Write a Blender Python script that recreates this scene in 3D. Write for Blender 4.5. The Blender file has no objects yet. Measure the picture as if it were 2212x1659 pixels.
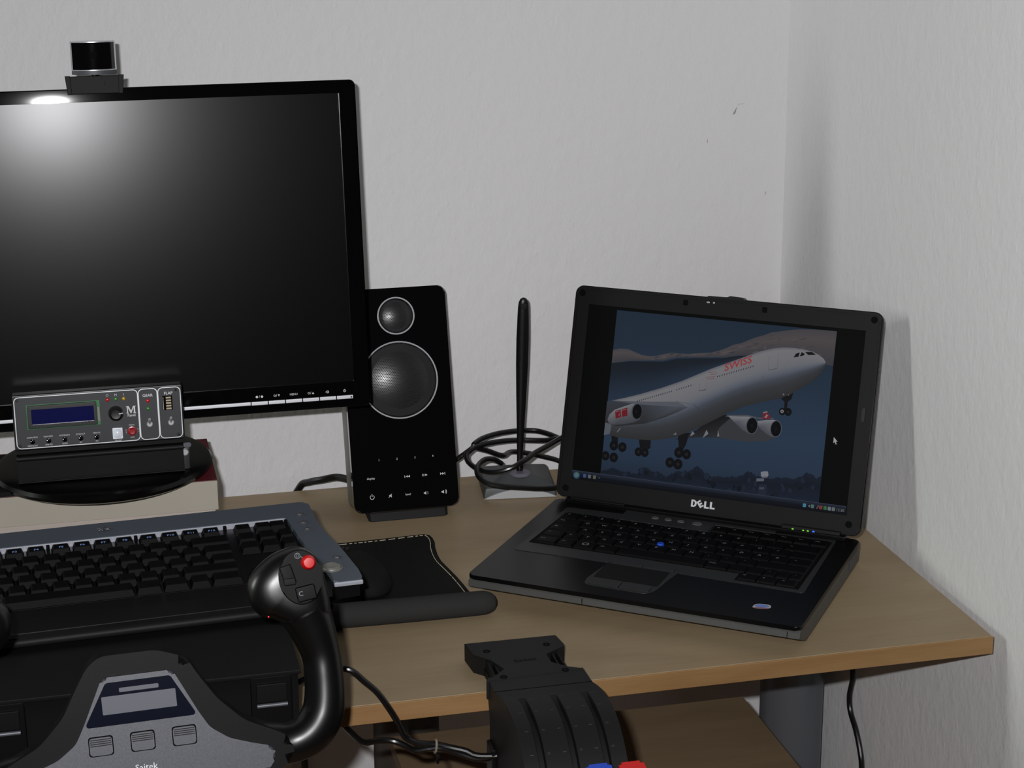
import bpy, bmesh, math, random
from mathutils import Vector, Matrix
random.seed(7)
SC = bpy.context.scene
COL = SC.collection
rad = math.radians

# ------------------------------------------------------------------ camera, world, lights, exposure
cam_d = bpy.data.cameras.new('camera'); cam = bpy.data.objects.new('camera', cam_d); COL.objects.link(cam)
cam_d.sensor_width = 36.0; cam_d.lens = 64.6845; cam_d.clip_start = 0.05
CR = Vector((0.97293943, -0.23097185, -0.00639245)); CU = Vector((0.07123249, 0.27350988, 0.95922796)); CF = Vector((0.21980625, 0.93372606, -0.28256125))
CP = Vector((-0.80152628, -2.0210565, 1.46187986))
cam.matrix_world = Matrix(((CR.x, CU.x, -CF.x, CP.x), (CR.y, CU.y, -CF.y, CP.y), (CR.z, CU.z, -CF.z, CP.z), (0, 0, 0, 1)))
SC.camera = cam
SC.view_settings.view_transform = 'Standard'; SC.view_settings.look = 'None'
SC.view_settings.gamma = 1.0; SC.view_settings.use_curve_mapping = False
SC.view_settings.exposure = 0.0
w = bpy.data.worlds.new('dim_room'); SC.world = w; w.use_nodes = True
w.node_tree.nodes['Background'].inputs[0].default_value = (0.75, 0.80, 1.0, 1); w.node_tree.nodes['Background'].inputs[1].default_value = 0.006

def lamp(name, loc, target, sx, sy, power, color, spread=None):
    d = bpy.data.lights.new(name, 'AREA'); d.shape = 'RECTANGLE'; d.size = sx; d.size_y = sy; d.energy = power; d.color = color
    if spread: d.spread = spread
    o = bpy.data.objects.new(name, d); COL.objects.link(o); o.location = loc
    o.rotation_euler = (Vector(target) - Vector(loc)).to_track_quat('-Z', 'Y').to_euler(); return o
lamp('camera_flash', (-0.850, -1.9957, 1.5083), (-0.36, 0.0, 0.93), 0.030, 0.016, 10.6, (0.985, 0.985, 1.0), rad(125))
lamp('window_daylight', (-2.9, -.36, 1.58), (0.0, -.30, 1.0), .22, .85, 16.0, (.93, 1.0, .93))

# ------------------------------------------------------------------ materials
def S(r, g, b):
    f = lambda c: (c / 255 / 12.92) if c <= 10.3 else ((c / 255 + .055) / 1.055) ** 2.4
    return (f(r), f(g), f(b), 1)
def mat(name, col, rough=.5, metal=0.0, spec=.5, coat=0.0, bump=None, vary=None, emit=None, coat_rough=.05):
    m = bpy.data.materials.new(name); m.use_nodes = True; nt = m.node_tree; b = nt.nodes['Principled BSDF']
    b.inputs['Base Color'].default_value = col; b.inputs['Roughness'].default_value = rough; b.inputs['Metallic'].default_value = metal
    b.inputs['Specular IOR Level'].default_value = spec; b.inputs['Coat Weight'].default_value = coat; b.inputs['Coat Roughness'].default_value = coat_rough
    if emit: b.inputs['Emission Color'].default_value = emit[0]; b.inputs['Emission Strength'].default_value = emit[1]
    tc = None
    if bump or vary: tc = nt.nodes.new('ShaderNodeTexCoord')
    if vary:
        n = nt.nodes.new('ShaderNodeTexNoise'); n.inputs['Scale'].default_value = vary[0]; n.inputs['Detail'].default_value = 4
        nt.links.new(tc.outputs['Object'], n.inputs['Vector'])
        mx = nt.nodes.new('ShaderNodeMix'); mx.data_type = 'RGBA'
        k = vary[1]; mx.inputs[6].default_value = tuple(c * (1 - k) for c in col[:3]) + (1,); mx.inputs[7].default_value = tuple(min(1, c * (1 + k)) for c in col[:3]) + (1,)
        nt.links.new(n.outputs['Fac'], mx.inputs[0]); nt.links.new(mx.outputs[2], b.inputs['Base Color'])
    if bump:
        n = nt.nodes.new('ShaderNodeTexNoise'); n.inputs['Scale'].default_value = bump[0]; n.inputs['Detail'].default_value = bump[3] if len(bump) > 3 else 3
        nt.links.new(tc.outputs['Object'], n.inputs['Vector'])
        bp = nt.nodes.new('ShaderNodeBump'); bp.inputs['Strength'].default_value = bump[1]; bp.inputs['Distance'].default_value = bump[2]
        nt.links.new(n.outputs['Fac'], bp.inputs['Height']); nt.links.new(bp.outputs['Normal'], b.inputs['Normal'])
    return m
def wood(name, c1, c2, rough=.45, stretch=(3.5, 22, 22)):
    m = bpy.data.materials.new(name); m.use_nodes = True; nt = m.node_tree; b = nt.nodes['Principled BSDF']
    tc = nt.nodes.new('ShaderNodeTexCoord'); mp = nt.nodes.new('ShaderNodeMapping'); mp.inputs['Scale'].default_value = stretch
    nt.links.new(tc.outputs['Object'], mp.inputs['Vector'])
    n1 = nt.nodes.new('ShaderNodeTexNoise'); n1.inputs['Scale'].default_value = 1.3; n1.inputs['Detail'].default_value = 6; n1.inputs['Distortion'].default_value = .8
    nt.links.new(mp.outputs['Vector'], n1.inputs['Vector'])
    mp2 = nt.nodes.new('ShaderNodeMapping'); mp2.inputs['Scale'].default_value = (stretch[0] * 5, stretch[1] * 14, stretch[2] * 14); nt.links.new(tc.outputs['Object'], mp2.inputs['Vector'])
    n2 = nt.nodes.new('ShaderNodeTexNoise'); n2.inputs['Scale'].default_value = 1.5; n2.inputs['Detail'].default_value = 3; nt.links.new(mp2.outputs['Vector'], n2.inputs['Vector'])
    ad = nt.nodes.new('ShaderNodeMath'); ad.operation = 'MULTIPLY_ADD'; ad.inputs[1].default_value = .35; nt.links.new(n2.outputs['Fac'], ad.inputs[0])
    nt.links.new(n1.outputs['Fac'], ad.inputs[2])
    rp = nt.nodes.new('ShaderNodeValToRGB'); rp.color_ramp.elements[0].position = .40; rp.color_ramp.elements[0].color = c2; rp.color_ramp.elements[1].position = .85; rp.color_ramp.elements[1].color = c1
    nt.links.new(ad.outputs[0], rp.inputs['Fac']); nt.links.new(rp.outputs['Color'], b.inputs['Base Color'])
    b.inputs['Roughness'].default_value = rough; b.inputs['Specular IOR Level'].default_value = .3
    return m
M = {}
def wallmat(name, col, axis):
    m = mat(name, col, .85, spec=.25); nt = m.node_tree; b = nt.nodes['Principled BSDF']
    tc = nt.nodes.new('ShaderNodeTexCoord'); mp = nt.nodes.new('ShaderNodeMapping'); mp.inputs['Scale'].default_value = axis
    nt.links.new(tc.outputs['Object'], mp.inputs['Vector'])
    n = nt.nodes.new('ShaderNodeTexNoise'); n.inputs['Scale'].default_value = 75; n.inputs['Detail'].default_value = 5; n.inputs['Roughness'].default_value = .6
    nt.links.new(mp.outputs['Vector'], n.inputs['Vector'])
    v = nt.nodes.new('ShaderNodeTexVoronoi'); v.inputs['Scale'].default_value = 55; nt.links.new(mp.outputs['Vector'], v.inputs['Vector'])
    r = nt.nodes.new('ShaderNodeMapRange'); r.inputs[1].default_value = 0; r.inputs[2].default_value = .16; r.inputs[3].default_value = 1; r.inputs[4].default_value = 0
    nt.links.new(v.outputs['Distance'], r.inputs[0])
    n3 = nt.nodes.new('ShaderNodeTexNoise'); n3.inputs['Scale'].default_value = 12; nt.links.new(tc.outputs['Object'], n3.inputs['Vector'])
    mu = nt.nodes.new('ShaderNodeMath'); mu.operation = 'MULTIPLY'; nt.links.new(r.outputs[0], mu.inputs[0]); nt.links.new(n3.outputs['Fac'], mu.inputs[1])
    ad = nt.nodes.new('ShaderNodeMath'); ad.operation = 'MULTIPLY_ADD'; ad.inputs[1].default_value = .5; nt.links.new(mu.outputs[0], ad.inputs[0]); nt.links.new(n.outputs['Fac'], ad.inputs[2])
    bp = nt.nodes.new('ShaderNodeBump'); bp.inputs['Strength'].default_value = .60; bp.inputs['Distance'].default_value = .0018
    nt.links.new(ad.outputs[0], bp.inputs['Height']); nt.links.new(bp.outputs['Normal'], b.inputs['Normal'])
    return m
M['wall'] = wallmat('white_textured_wall', S(218, 216, 217), (1, 1, .7))
M['wall_r'] = wallmat('white_textured_wall_right', S(222, 222, 222), (1, 1, .7))
M['floor'] = wood('floor_laminate', S(150, 115, 80), S(110, 80, 55))
M['top'] = wood('birch_top', S(156, 137, 109), S(140, 120, 93), .5, (2.2, 9, 9))
M['edge'] = wood('birch_edge', S(150, 117, 78), S(132, 98, 60), .5, (4, 10, 30))
M['shelf'] = wood('birch_shelf', S(130, 110, 86), S(114, 94, 72), .5, (2.2, 9, 9))
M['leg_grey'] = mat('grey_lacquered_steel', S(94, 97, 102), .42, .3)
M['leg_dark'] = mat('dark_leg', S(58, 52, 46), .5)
M['black_gloss'] = mat('glossy_black_plastic', S(9, 9, 10), .08, spec=.5, coat=.5, coat_rough=.03)
M['bezel'] = mat('piano_black_bezel', S(7, 7, 8), .03, spec=.5)
M['black_satin'] = mat('satin_black_plastic', S(11, 11, 12), .36, spec=.4)
M['black_matte'] = mat('matte_black_plastic', S(12, 12, 13), .6, spec=.2, bump=(900, .15, .0003))
M['dark_grey'] = mat('dark_grey_plastic', S(24, 24, 24), .55, spec=.2, bump=(1400, .12, .0002))
M['holder'] = mat('black_lacquered_sheet', S(6, 6, 6), .4, spec=.12)
M['clip'] = mat('black_clip_plastic', S(10, 10, 10), .5, spec=.12)
M['yoke_black'] = mat('yoke_black', S(9, 9, 9), .5, spec=.12)
M['grip'] = mat('grip_black', S(9, 9, 9), .33, spec=.5)
M['foot_black'] = mat('stand_black', S(6, 6, 6), .22, spec=.25)
M['void'] = mat('deep_black', S(4, 4, 4), .8, spec=.1)
M['lcd'] = mat('antiglare_screen', S(10, 10, 11), .215, spec=.13)
M['silver'] = mat('silver_paint', S(76, 77, 82), .5, .35, vary=(1000, .45))
M['silver_btn'] = mat('bright_silver', S(205, 206, 210), .45, .3)
M['chrome'] = mat('chrome', S(215, 215, 218), .24, .6)
M['kb_silver'] = mat('blue_grey_silver', S(86, 93, 103), .45, .35)
M['kb_edge'] = mat('pale_silver_edge', S(190, 192, 202), .4, .35)
M['white_print'] = mat('white_print', S(215, 215, 215), .6)
M['grey_print'] = mat('grey_print', S(120, 124, 130), .6)
M['dim_print'] = mat('dim_print', S(58, 60, 66), .6)
M['faint_print'] = mat('faint_print', S(24, 24, 26), .6, spec=.1)
M['blue_print'] = mat('blue_print', S(130, 160, 225), .6)
M['cream'] = mat('cream_card', S(176, 169, 156), .8, spec=.2, vary=(40, .03))
M['pink_cream'] = mat('pale_pink_card', S(186, 174, 166), .8, spec=.2)
M['maroon'] = mat('maroon_card', S(92, 26, 34), .5)
M['panel_grey'] = mat('anodised_grey', S(36, 37, 40), .5, .2, vary=(2500, .15))
M['panel_line'] = mat('silver_line', S(200, 202, 204), .4, .4)
M['pcb'] = mat('green_board', S(30, 110, 60), .5)
M['lcd_blue'] = mat('blue_display', S(8, 10, 62), .15, emit=(S(4, 6, 40), .5))
M['tan'] = mat('amber_segment', S(178, 160, 130), .4)
M['red'] = mat('red_plastic', S(200, 12, 14), .35)
M['red_dk'] = mat('dark_red_button', S(150, 22, 32), .3)
M['green'] = mat('green_led', S(58, 130, 50), .3)
M['yellow'] = mat('yellow_led', S(190, 150, 30), .3)
M['clear_white'] = mat('clear_white_button', S(225, 228, 238), .2)
M['blue'] = mat('blue_plastic', S(25, 70, 190), .4)
M['grille'] = mat('speaker_mesh', S(26, 27, 28), .30, spec=.7)
M['cone'] = mat('speaker_cone', S(9, 9, 10), .5, spec=.2)
M['spk_side'] = mat('grey_speaker_side', S(120, 118, 112), .5, .2)
M['pad'] = mat('black_leatherette', S(20, 19, 18), .8, spec=.15)
M['pad_roll'] = mat('grey_foam_roll', S(44, 44, 43), .85, spec=.2, bump=(700, .2, .0004))
M['thread'] = mat('pale_thread', S(180, 172, 150), .8)
M['cable'] = mat('black_cable', S(12, 12, 13), .3, spec=.5)
M['ant_base'] = mat('grey_antenna_base', S(68, 71, 72), .45, .1)
M['ant_white'] = mat('pale_silver_plate', S(185, 186, 188), .5, .1)
M['ant_disc'] = mat('mauve_grey_disc', S(110, 106, 118), .4)
M['lap_black'] = mat('laptop_black', S(8, 8, 9), .34, spec=.22)
M['lap_grey'] = mat('laptop_gunmetal', S(38, 39, 40), .5, .15, vary=(2600, .12))
M['lap_side'] = mat('laptop_grey_side', S(78, 78, 76), .5, .15)
M['lap_bezel'] = mat('laptop_bezel', S(18, 18, 18), .5, 0, spec=.15, vary=(2600, .12))
M['key'] = mat('black_keycap', S(5, 5, 6), .55, spec=.1)
M['glass'] = mat('dark_lcd_glass', S(15, 18, 32), .12, spec=.5)
M['lcd_grey'] = mat('grey_lcd_segment', S(74, 76, 87), .5)
M['scuff'] = mat('grey_scuff', S(150, 147, 147), .8)
M['tie'] = mat('wire_tie', S(130, 120, 105), .5)
M['led_g'] = mat('green_indicator', S(40, 120, 10), .4, emit=(S(120, 215, 30), .8))
M['led_b'] = mat('blue_indicator', S(10, 40, 160), .4, emit=(S(40, 100, 255), 1.0))
M['led_r'] = mat('red_indicator', S(160, 10, 10), .4, emit=(S(255, 30, 40), .8))
M['stk_blue'] = mat('sticker_blue', S(105, 130, 190), .4)
M['stk_red'] = mat('sticker_red', S(150, 70, 80), .4)
M['stk_white'] = mat('sticker_white', S(170, 172, 178), .4)

# ------------------------------------------------------------------ mesh helpers
def nb(): return bmesh.new()
def finish(bm, angle=32):
    bmesh.ops.recalc_face_normals(bm, faces=bm.faces)
def put(name, bm, m, parent=None, loc=None, rot=None, angle=32, recalc=True, smooth=True, wn=True, **kw):
    if recalc: bmesh.ops.recalc_face_normals(bm, faces=bm.faces)
    me = bpy.data.meshes.new(name); bm.to_mesh(me); bm.free()
    for x in (m if isinstance(m, (list, tuple)) else [m]): me.materials.append(M[x] if isinstance(x, str) else x)
    if smooth:
        me.polygons.foreach_set('use_smooth', [True] * len(me.polygons)); me.set_sharp_from_angle(angle=rad(angle))
    o = bpy.data.objects.new(name, me); COL.objects.link(o)
    if smooth and wn:
        md = o.modifiers.new('normals', 'WEIGHTED_NORMAL'); md.keep_sharp = True; md.weight = 80
    if parent: o.parent = parent
    if loc: o.location = loc
    if rot: o.rotation_euler = rot
    for k, v in kw.items(): o[k] = v
    return o
def thing(name, label, cat, loc=(0, 0, 0), rot=(0, 0, 0), mtx=None, group=None):
    o = bpy.data.objects.new(name, None); COL.objects.link(o); o.empty_display_size = .03
    if mtx is not None: o.matrix_world = mtx
    else: o.location = loc; o.rotation_euler = rot
    o['label'] = label; o['category'] = cat
    if group: o['group'] = group
    return o
def copy_part(src, parent, loc, rot=None, label=None):
    o = src.copy(); COL.objects.link(o); o.parent = parent; o.location = loc
    if rot is not None: o.rotation_euler = rot
    if label: o['label'] = label
    return o
def xf(bm, verts, Mx):
    if Mx is not None: bmesh.ops.transform(bm, matrix=Mx, verts=verts)
def bevel(bm, edges, off, seg=2):
    if off > 0: bmesh.ops.bevel(bm, geom=list(edges), offset=off, offset_type='OFFSET', segments=seg, profile=.5, affect='EDGES', clamp_overlap=True)
def box(bm, x0, x1, y0, y1, z0, z1, bev=0, seg=2, Mx=None, mi=0):
    t = nb(); v = [t.verts.new((x, y, z)) for x in (x0, x1) for y in (y0, y1) for z in (z0, z1)]
    for f in ((0, 1, 3, 2), (4, 6, 7, 5), (0, 4, 5, 1), (2, 3, 7, 6), (0, 2, 6, 4), (1, 5, 7, 3)): t.faces.new([v[i] for i in f]).material_index = mi
    bevel(t, t.edges, bev, seg); xf(t, t.verts, Mx); merge(bm, t); return bm
def merge(bm, t):
    bmesh.ops.recalc_face_normals(t, faces=t.faces)
    me = bpy.data.meshes.new('t'); t.to_mesh(me); t.free(); bm.from_mesh(me); bpy.data.meshes.remove(me)
def prism(bm, pts, a, b, axis='z', bev=0, seg=2, Mx=None, mi=0, bev_side=True):
    """polygon extruded along axis from a to b.  z: pts=(x,y); y: pts=(x,z); x: pts=(y,z)"""
    t = nb()
    def P(p, h): return (p[0], p[1], h) if axis == 'z' else ((p[0], h, p[1]) if axis == 'y' else (h, p[0], p[1]))
    lo = [t.verts.new(P(p, a)) for p in pts]; hi = [t.verts.new(P(p, b)) for p in pts]; n = len(pts)
    fs = [t.faces.new(lo), t.faces.new(hi)] + [t.faces.new((lo[i], lo[(i + 1) % n], hi[(i + 1) % n], hi[i])) for i in range(n)]
    for f in fs: f.material_index = mi
    if bev > 0:
        es = [e for e in t.edges if (e.verts[0] in lo and e.verts[1] in lo) or (e.verts[0] in hi and e.verts[1] in hi)]
        bevel(t, es, bev, seg)
    xf(t, t.verts, Mx); merge(bm, t); return bm
def frame(bm, outer, inner, a, b, axis='y', bev=0, mi=0):
    """ring prism between two outlines with equal point counts"""
    t = nb()
    def P(p, h): return (p[0], p[1], h) if axis == 'z' else ((p[0], h, p[1]) if axis == 'y' else (h, p[0], p[1]))
    n = len(outer)
    V = [[t.verts.new(P(p, h)) for p in L] for L, h in ((outer, a), (inner, a), (outer, b), (inner, b))]
    for i in range(n):
        j = (i + 1) % n
        for A, B in ((0, 1), (2, 3), (0, 2), (1, 3)): t.faces.new((V[A][i], V[A][j], V[B][j], V[B][i])).material_index = mi
    if bev:
        s = set(V[0])
        bevel(t, [e for e in t.edges if e.verts[0] in s and e.verts[1] in s], bev, 3)
    merge(bm, t); return bm
def rrect(x0, x1, y0, y1, r, n=5):
    out = []
    for cx, cy, a in ((x1 - r, y1 - r, 0), (x0 + r, y1 - r, 90), (x0 + r, y0 + r, 180), (x1 - r, y0 + r, 270)):
        for i in range(n + 1):
            t = rad(a + 90 * i / n); out.append((cx + r * math.cos(t), cy + r * math.sin(t)))
    return out
def rpoly(pts, r, n=4):
    """round the corners of a polygon; r may be a list"""
    out = []; k = len(pts)
    for i in range(k):
        p = Vector(pts[i]); a = Vector(pts[i - 1]); b = Vector(pts[(i + 1) % k]); ri = r[i] if isinstance(r, (list, tuple)) else r
        u = (a - p); v = (b - p); d = min(ri, u.length * .45, v.length * .45)
        if d < 1e-5: out.append(tuple(p)); continue
        s = p + u.normalized() * d; e = p + v.normalized() * d
        for j in range(n + 1):
            t = j / n; q = s * (1 - t) ** 2 + p * 2 * t * (1 - t) + e * t * t; out.append((q.x, q.y))
    return out
def circ(cx, cy, r, n=24, ry=None): return [(cx + r * math.cos(2 * math.pi * i / n), cy + (ry or r) * math.sin(2 * math.pi * i / n)) for i in range(n)]
def lathe(bm, prof, seg=28, Mx=None, mi=0):
    t = nb(); rings = []
    for r, z in prof:
        rings.append([t.verts.new((0, 0, z))] if r < 1e-6 else [t.verts.new((r * math.cos(2 * math.pi * i / seg), r * math.sin(2 * math.pi * i / seg), z)) for i in range(seg)])
    for A, B in zip(rings[:-1], rings[1:]):
        for i in range(seg):
            j = (i + 1) % seg
            if len(A) == 1 and len(B) == 1: continue
            if len(A) == 1: f = t.faces.new((A[0], B[i], B[j]))
            elif len(B) == 1: f = t.faces.new((A[i], A[j], B[0]))
            else: f = t.faces.new((A[i], A[j], B[j], B[i]))
            f.material_index = mi
    for R in (rings[0], rings[-1]):
        if len(R) > 1: t.faces.new(R).material_index = mi
    xf(t, t.verts, Mx); merge(bm, t); return bm
def cr(pts, n=6, closed=False):
    P = [Vector(p) for p in pts]; out = []; k = len(P)
    for i in range(k if closed else k - 1):
        if closed: a, b, c, d = P[i - 1], P[i], P[(i + 1) % k], P[(i + 2) % k]
        else: a, b, c, d = P[max(i - 1, 0)], P[i], P[i + 1], P[min(i + 2, k - 1)]
        for j in range(n):
            t = j / n
            out.append(.5 * ((2 * b) + (c - a) * t + (2 * a - 5 * b + 4 * c - d) * t * t + (3 * b - a - 3 * c + d) * t ** 3))
    if not closed: out.append(P[-1])
    return out
def tube(bm, pts, r, seg=10, n=6, closed=False, mi=0, flat=1.0, Mx=None):
    """pts of 3 or 4 numbers (4th = own radius)"""
    if len(pts[0]) == 4:
        q = cr([Vector(p) for p in pts], n); P = [v.to_3d() for v in q]; Rr = [v[3] for v in q]
    else:
        P = cr(pts, n, closed) if n > 1 else [Vector(p) for p in pts]; Rr = [r] * len(P)
    t = nb(); rings = []; k = len(P); up = None
    for i in range(k):
        T = (P[(i + 1) % k] - P[i - 1]) if closed else (P[min(i + 1, k - 1)] - P[max(i - 1, 0)])
        T.normalize()
        if up is None: up = Vector((0, 1, 0)) if abs(T.y) < .8 else Vector((0, 0, 1))
        up = (up - T * up.dot(T)).normalized(); s = T.cross(up)
        rings.append([t.verts.new(P[i] + (up * math.cos(2 * math.pi * a / seg) * flat + s * math.sin(2 * math.pi * a / seg)) * Rr[i]) for a in range(seg)])
    for i in range(k if closed else k - 1):
        A, B = rings[i], rings[(i + 1) % k]
        for a in range(seg): t.faces.new((A[a], A[(a + 1) % seg], B[(a + 1) % seg], B[a])).material_index = mi
    if not closed:
        t.faces.new(rings[0]).material_index = mi; t.faces.new(rings[-1]).material_index = mi
    xf(t, t.verts, Mx); merge(bm, t); return bm
def puff(bm, pts, y0, front, back, n=6, p=.6, Mx=None, mi=0):
    """domed solid from an outline in (x,z): bulges by front towards -y and by back towards +y"""
    t = nb(); cx = sum(a for a, b in pts) / len(pts); cz = sum(b for a, b in pts) / len(pts); k = len(pts)
    rings = []
    for i in range(-n, n + 1):
        a = rad(88 * i / n); s = math.cos(a) ** p; y = y0 - (front if i > 0 else back) * math.sin(a)
        rings.append([t.verts.new((cx + (x - cx) * s, y, cz + (z - cz) * s)) for x, z in pts])
    for A, B in zip(rings[:-1], rings[1:]):
        for i in range(k): t.faces.new((A[i], A[(i + 1) % k], B[(i + 1) % k], B[i])).material_index = mi
    t.faces.new(rings[0]); t.faces.new(rings[-1])
    xf(t, t.verts, Mx); merge(bm, t); return bm
def flat(bm, pts, Mx=None, mi=0):
    t = nb(); f = t.faces.new([t.verts.new((p[0], p[1], 0)) for p in pts]); f.material_index = mi
    xf(t, t.verts, Mx); me = bpy.data.meshes.new('t'); t.to_mesh(me); t.free(); bm.from_mesh(me); bpy.data.meshes.remove(me); return bm
def text(bm, s, size, Mx, align='CENTER', shear=0, weight=0, sx=1.0, mi=0, depth=0):
    cu = bpy.data.curves.new('t', 'FONT'); cu.body = s; cu.size = size; cu.align_x = align; cu.align_y = 'CENTER'; cu.shear = shear; cu.offset = weight; cu.resolution_u = 2; cu.extrude = depth
    o = bpy.data.objects.new('t', cu); COL.objects.link(o); bpy.context.view_layer.update()
    me = bpy.data.meshes.new_from_object(o.evaluated_get(bpy.context.evaluated_depsgraph_get()))
    for q in me.polygons: q.material_index = mi
    me.transform(Mx @ Matrix.Diagonal((sx, 1, 1, 1))); bm.from_mesh(me)
    bpy.data.objects.remove(o); bpy.data.curves.remove(cu); bpy.data.meshes.remove(me); return bm
T = Matrix.Translation
def Rx(a): return Matrix.Rotation(a, 4, 'X')
def Ry(a): return Matrix.Rotation(a, 4, 'Y')
def Rz(a): return Matrix.Rotation(a, 4, 'Z')
FACE = Rx(math.pi / 2)                       # xy drawing -> upright, facing -y
def up_at(x, y, z): return T((x, y, z)) @ FACE

# ------------------------------------------------------------------ setting
wb = put('wall_back', box(nb(), -3.0, .12, .0293, .13, 0, 2.5), 'wall', kind='structure')
wr = put('wall_right', box(nb(), .018, .12, -.74, .0293, 0, 2.5), 'wall_r', kind='structure')
put('floor', box(nb(), -3.0, .12, -2.8, .13, -.05, 0), 'floor', kind='structure')
def scuff(pts, r):
    put('scuff_mark', tube(nb(), pts, r, 6, 4, flat=.12), 'scuff', wb)
WY = .0290
scuff([(-.0490, WY, 1.1522, .0002), (-.0477, WY, 1.1540, .0013), (-.0462, WY, 1.1575, .0008), (-.0446, WY, 1.1612, .0002)], 0)
scuff([(-.0440, WY, 1.1630, .0002), (-.040, WY, 1.1645, .0002), (-.0354, WY, 1.1645, .0001)], 0)
scuff([(-.0802, WY, 1.1250, .0001), (-.0804, WY, 1.122, .0004), (-.0802, WY, 1.120, .0003)], 0)
scuff([(-.0068, WY, 1.0545, .0001), (-.0057, WY, 1.056, .0004), (-.0048, WY, 1.0585, .0003)], 0)

# ------------------------------------------------------------------ desk
DZ = .74
desk = thing('computer_desk', 'pale birch computer desk with grey steel column legs in the room corner', 'desk', (-.9, -.285, 0))
dk = (.9, .285, 0)
def dput(n, bm, m, **k): return put(n, bm, m, desk, dk, **k)
dput('tabletop', box(nb(), -2.15, .005, -.5685, -.0, .722, DZ, .0008, 1), 'top')
dput('edge_band', box(nb(), -2.15, .0055, -.5705, -.5685, .7222, .7398, .0006, 1), 'edge', label='orange birch front edge band')
dput('shelf', box(nb(), -.515, -.105, -.60, -.2085, .502, .52, .001, 1), 'shelf')
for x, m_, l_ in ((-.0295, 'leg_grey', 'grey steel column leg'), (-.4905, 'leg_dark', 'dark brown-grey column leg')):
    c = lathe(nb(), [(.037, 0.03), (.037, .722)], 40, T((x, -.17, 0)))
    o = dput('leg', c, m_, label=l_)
    dput('foot_bar', box(nb(), x - .035, x + .035, -.50, -.02, 0, .03, .008, 3), 'leg_grey')

# ------------------------------------------------------------------ carton stack under the monitor
t = thing('storage_box', 'pale pink-cream carton on the desk under the maroon-topped one', 'box', (-.84, -.18, DZ))
put('body', box(nb(), -.153, .147, -.069, .085, 0, .0762, .001), 'pink_cream', t)
t = thing('storage_box', 'cream carton with a maroon top carrying the monitor stand', 'box', (-.84, -.18, .8162))
put('body', box(nb(), -.156, .1500, -.070, .068, 0, .0312, .0008), 'cream', t)
put('top_panel', box(nb(), -.156, .1500, -.070, .068, .0312, .0320, .0003), 'maroon', t, label='maroon top panel')
BT = .8482
t = thing('black_plate', 'flat matte black slab on the carton at the left edge, beside the stand', 'plate', (-.935, -.185, BT))
put('slab', prism(nb(), rrect(-.05, .055, -.0650, .055, .006), 0, .0050, 'z', .0015), 'black_matte', t)

# ------------------------------------------------------------------ monitor
MT = T((-.53936, -.14197, 1.21644)) @ Rx(-.14)
mon = thing('computer_monitor', 'large black widescreen monitor with glossy bezel, switched off, webcam on top', 'monitor', mtx=T((-.80, -.19, BT)))
ml = mon.matrix_world.inverted() @ MT
mloc = ml.to_translation(); mrot = ml.to_euler()
def mput(n, bm, m, parent=None, **k):
    if parent: return put(n, bm, m, parent, **k)
    return put(n, bm, m, mon, mloc, mrot, **k)
XO0, XO1, ZO0, ZO1 = -.5165, .0165, -.3236, .0137
out = rrect(XO0, XO1, ZO0, ZO1, .006, 5); inn = rrect(-.4990, -.0005, -.2965, .0005, .0004, 5)
bz = mput('bezel', frame(nb(), out, inn, -.006, .012, bev=.0012), 'bezel')
mput('screen', box(nb(), -.4992, -.0003, -.0015, .004, -.2967, .0007), 'lcd')
b = nb(); box(b, XO0 + .001, XO1 - .001, .012, .030, ZO0 + .001, ZO1 - .001, .005); box(b, -.45, -.05, .030, .052, -.28, -.03, .012, 3)
mput('rear_housing', b, 'black_matte')
strip = mput('trim_strip', box(nb(), -.400, -.1086, -.0076, -.0060, -.3145, -.3110, .0004), 'silver_btn', label='thin silver strip along the lower bezel')
put('trim_strip', box(nb(), -.4985, -.4008, -.0076, -.0060, -.3145, -.3110, .0004), 'silver_btn', mon, mloc, mrot)
for i in range(6):
    x0 = -.1078 + i * .01772
    mput('control_button', box(nb(), x0, x0 + .0169, -.0078, -.006, -.3147, -.3110, .0004), 'silver_btn')
b = nb(); y = -.00612
def mt(s, x, z, size=.0038, **k): text(b, s, size, up_at(x, y, z), **k)
def tri(x, z, s, up=1): flat(b, [(-s, -s * up), (s, -s * up), (0, s * up)] if up > 0 else [(-s, s), (0, -s), (s, s)], up_at(x, y, z))
def ring(bm, x, z, r, wd, y, n=16, a0=0, a1=360):
    k = max(3, int(n * (a1 - a0) / 360)); full = (a1 - a0) >= 360
    for i in range(k):
        p = rad(a0 + (a1 - a0) * i / k); q = rad(a0 + (a1 - a0) * (i + 1) / k)
        flat(bm, [(math.cos(p) * (r - wd), math.sin(p) * (r - wd)), (math.cos(p) * r, math.sin(p) * r), (math.cos(q) * r, math.sin(q) * r), (math.cos(q) * (r - wd), math.sin(q) * (r - wd))], up_at(x, y, z))
bx = [-.1078 + i * .01772 + .0085 for i in range(6)]
for dx in (-.0026, .0026): flat(b, circ(0, 0, .0013, 12), up_at(bx[0] + dx, y, -.3062))
mt('/', bx[0], -.3062)
ring(b, bx[1] - .002, -.3062, .0011, .0004, y); mt('/', bx[1], -.3062); tri(bx[1] + .0024, -.3062, .0011, -1)
mt('MENU', bx[2], -.3062, .0030)
ring(b, bx[3] - .002, -.3062, .0011, .0004, y); mt('/', bx[3], -.3062); tri(bx[3] + .0024, -.3062, .0011, 1)
ring(b, bx[4], -.3062, .0014, .0004, y); flat(b, [(-.0025, -.0002), (.0006, -.0002), (.0006, .0002), (-.0025, .0002)], up_at(bx[4], y, -.3062))
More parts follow.
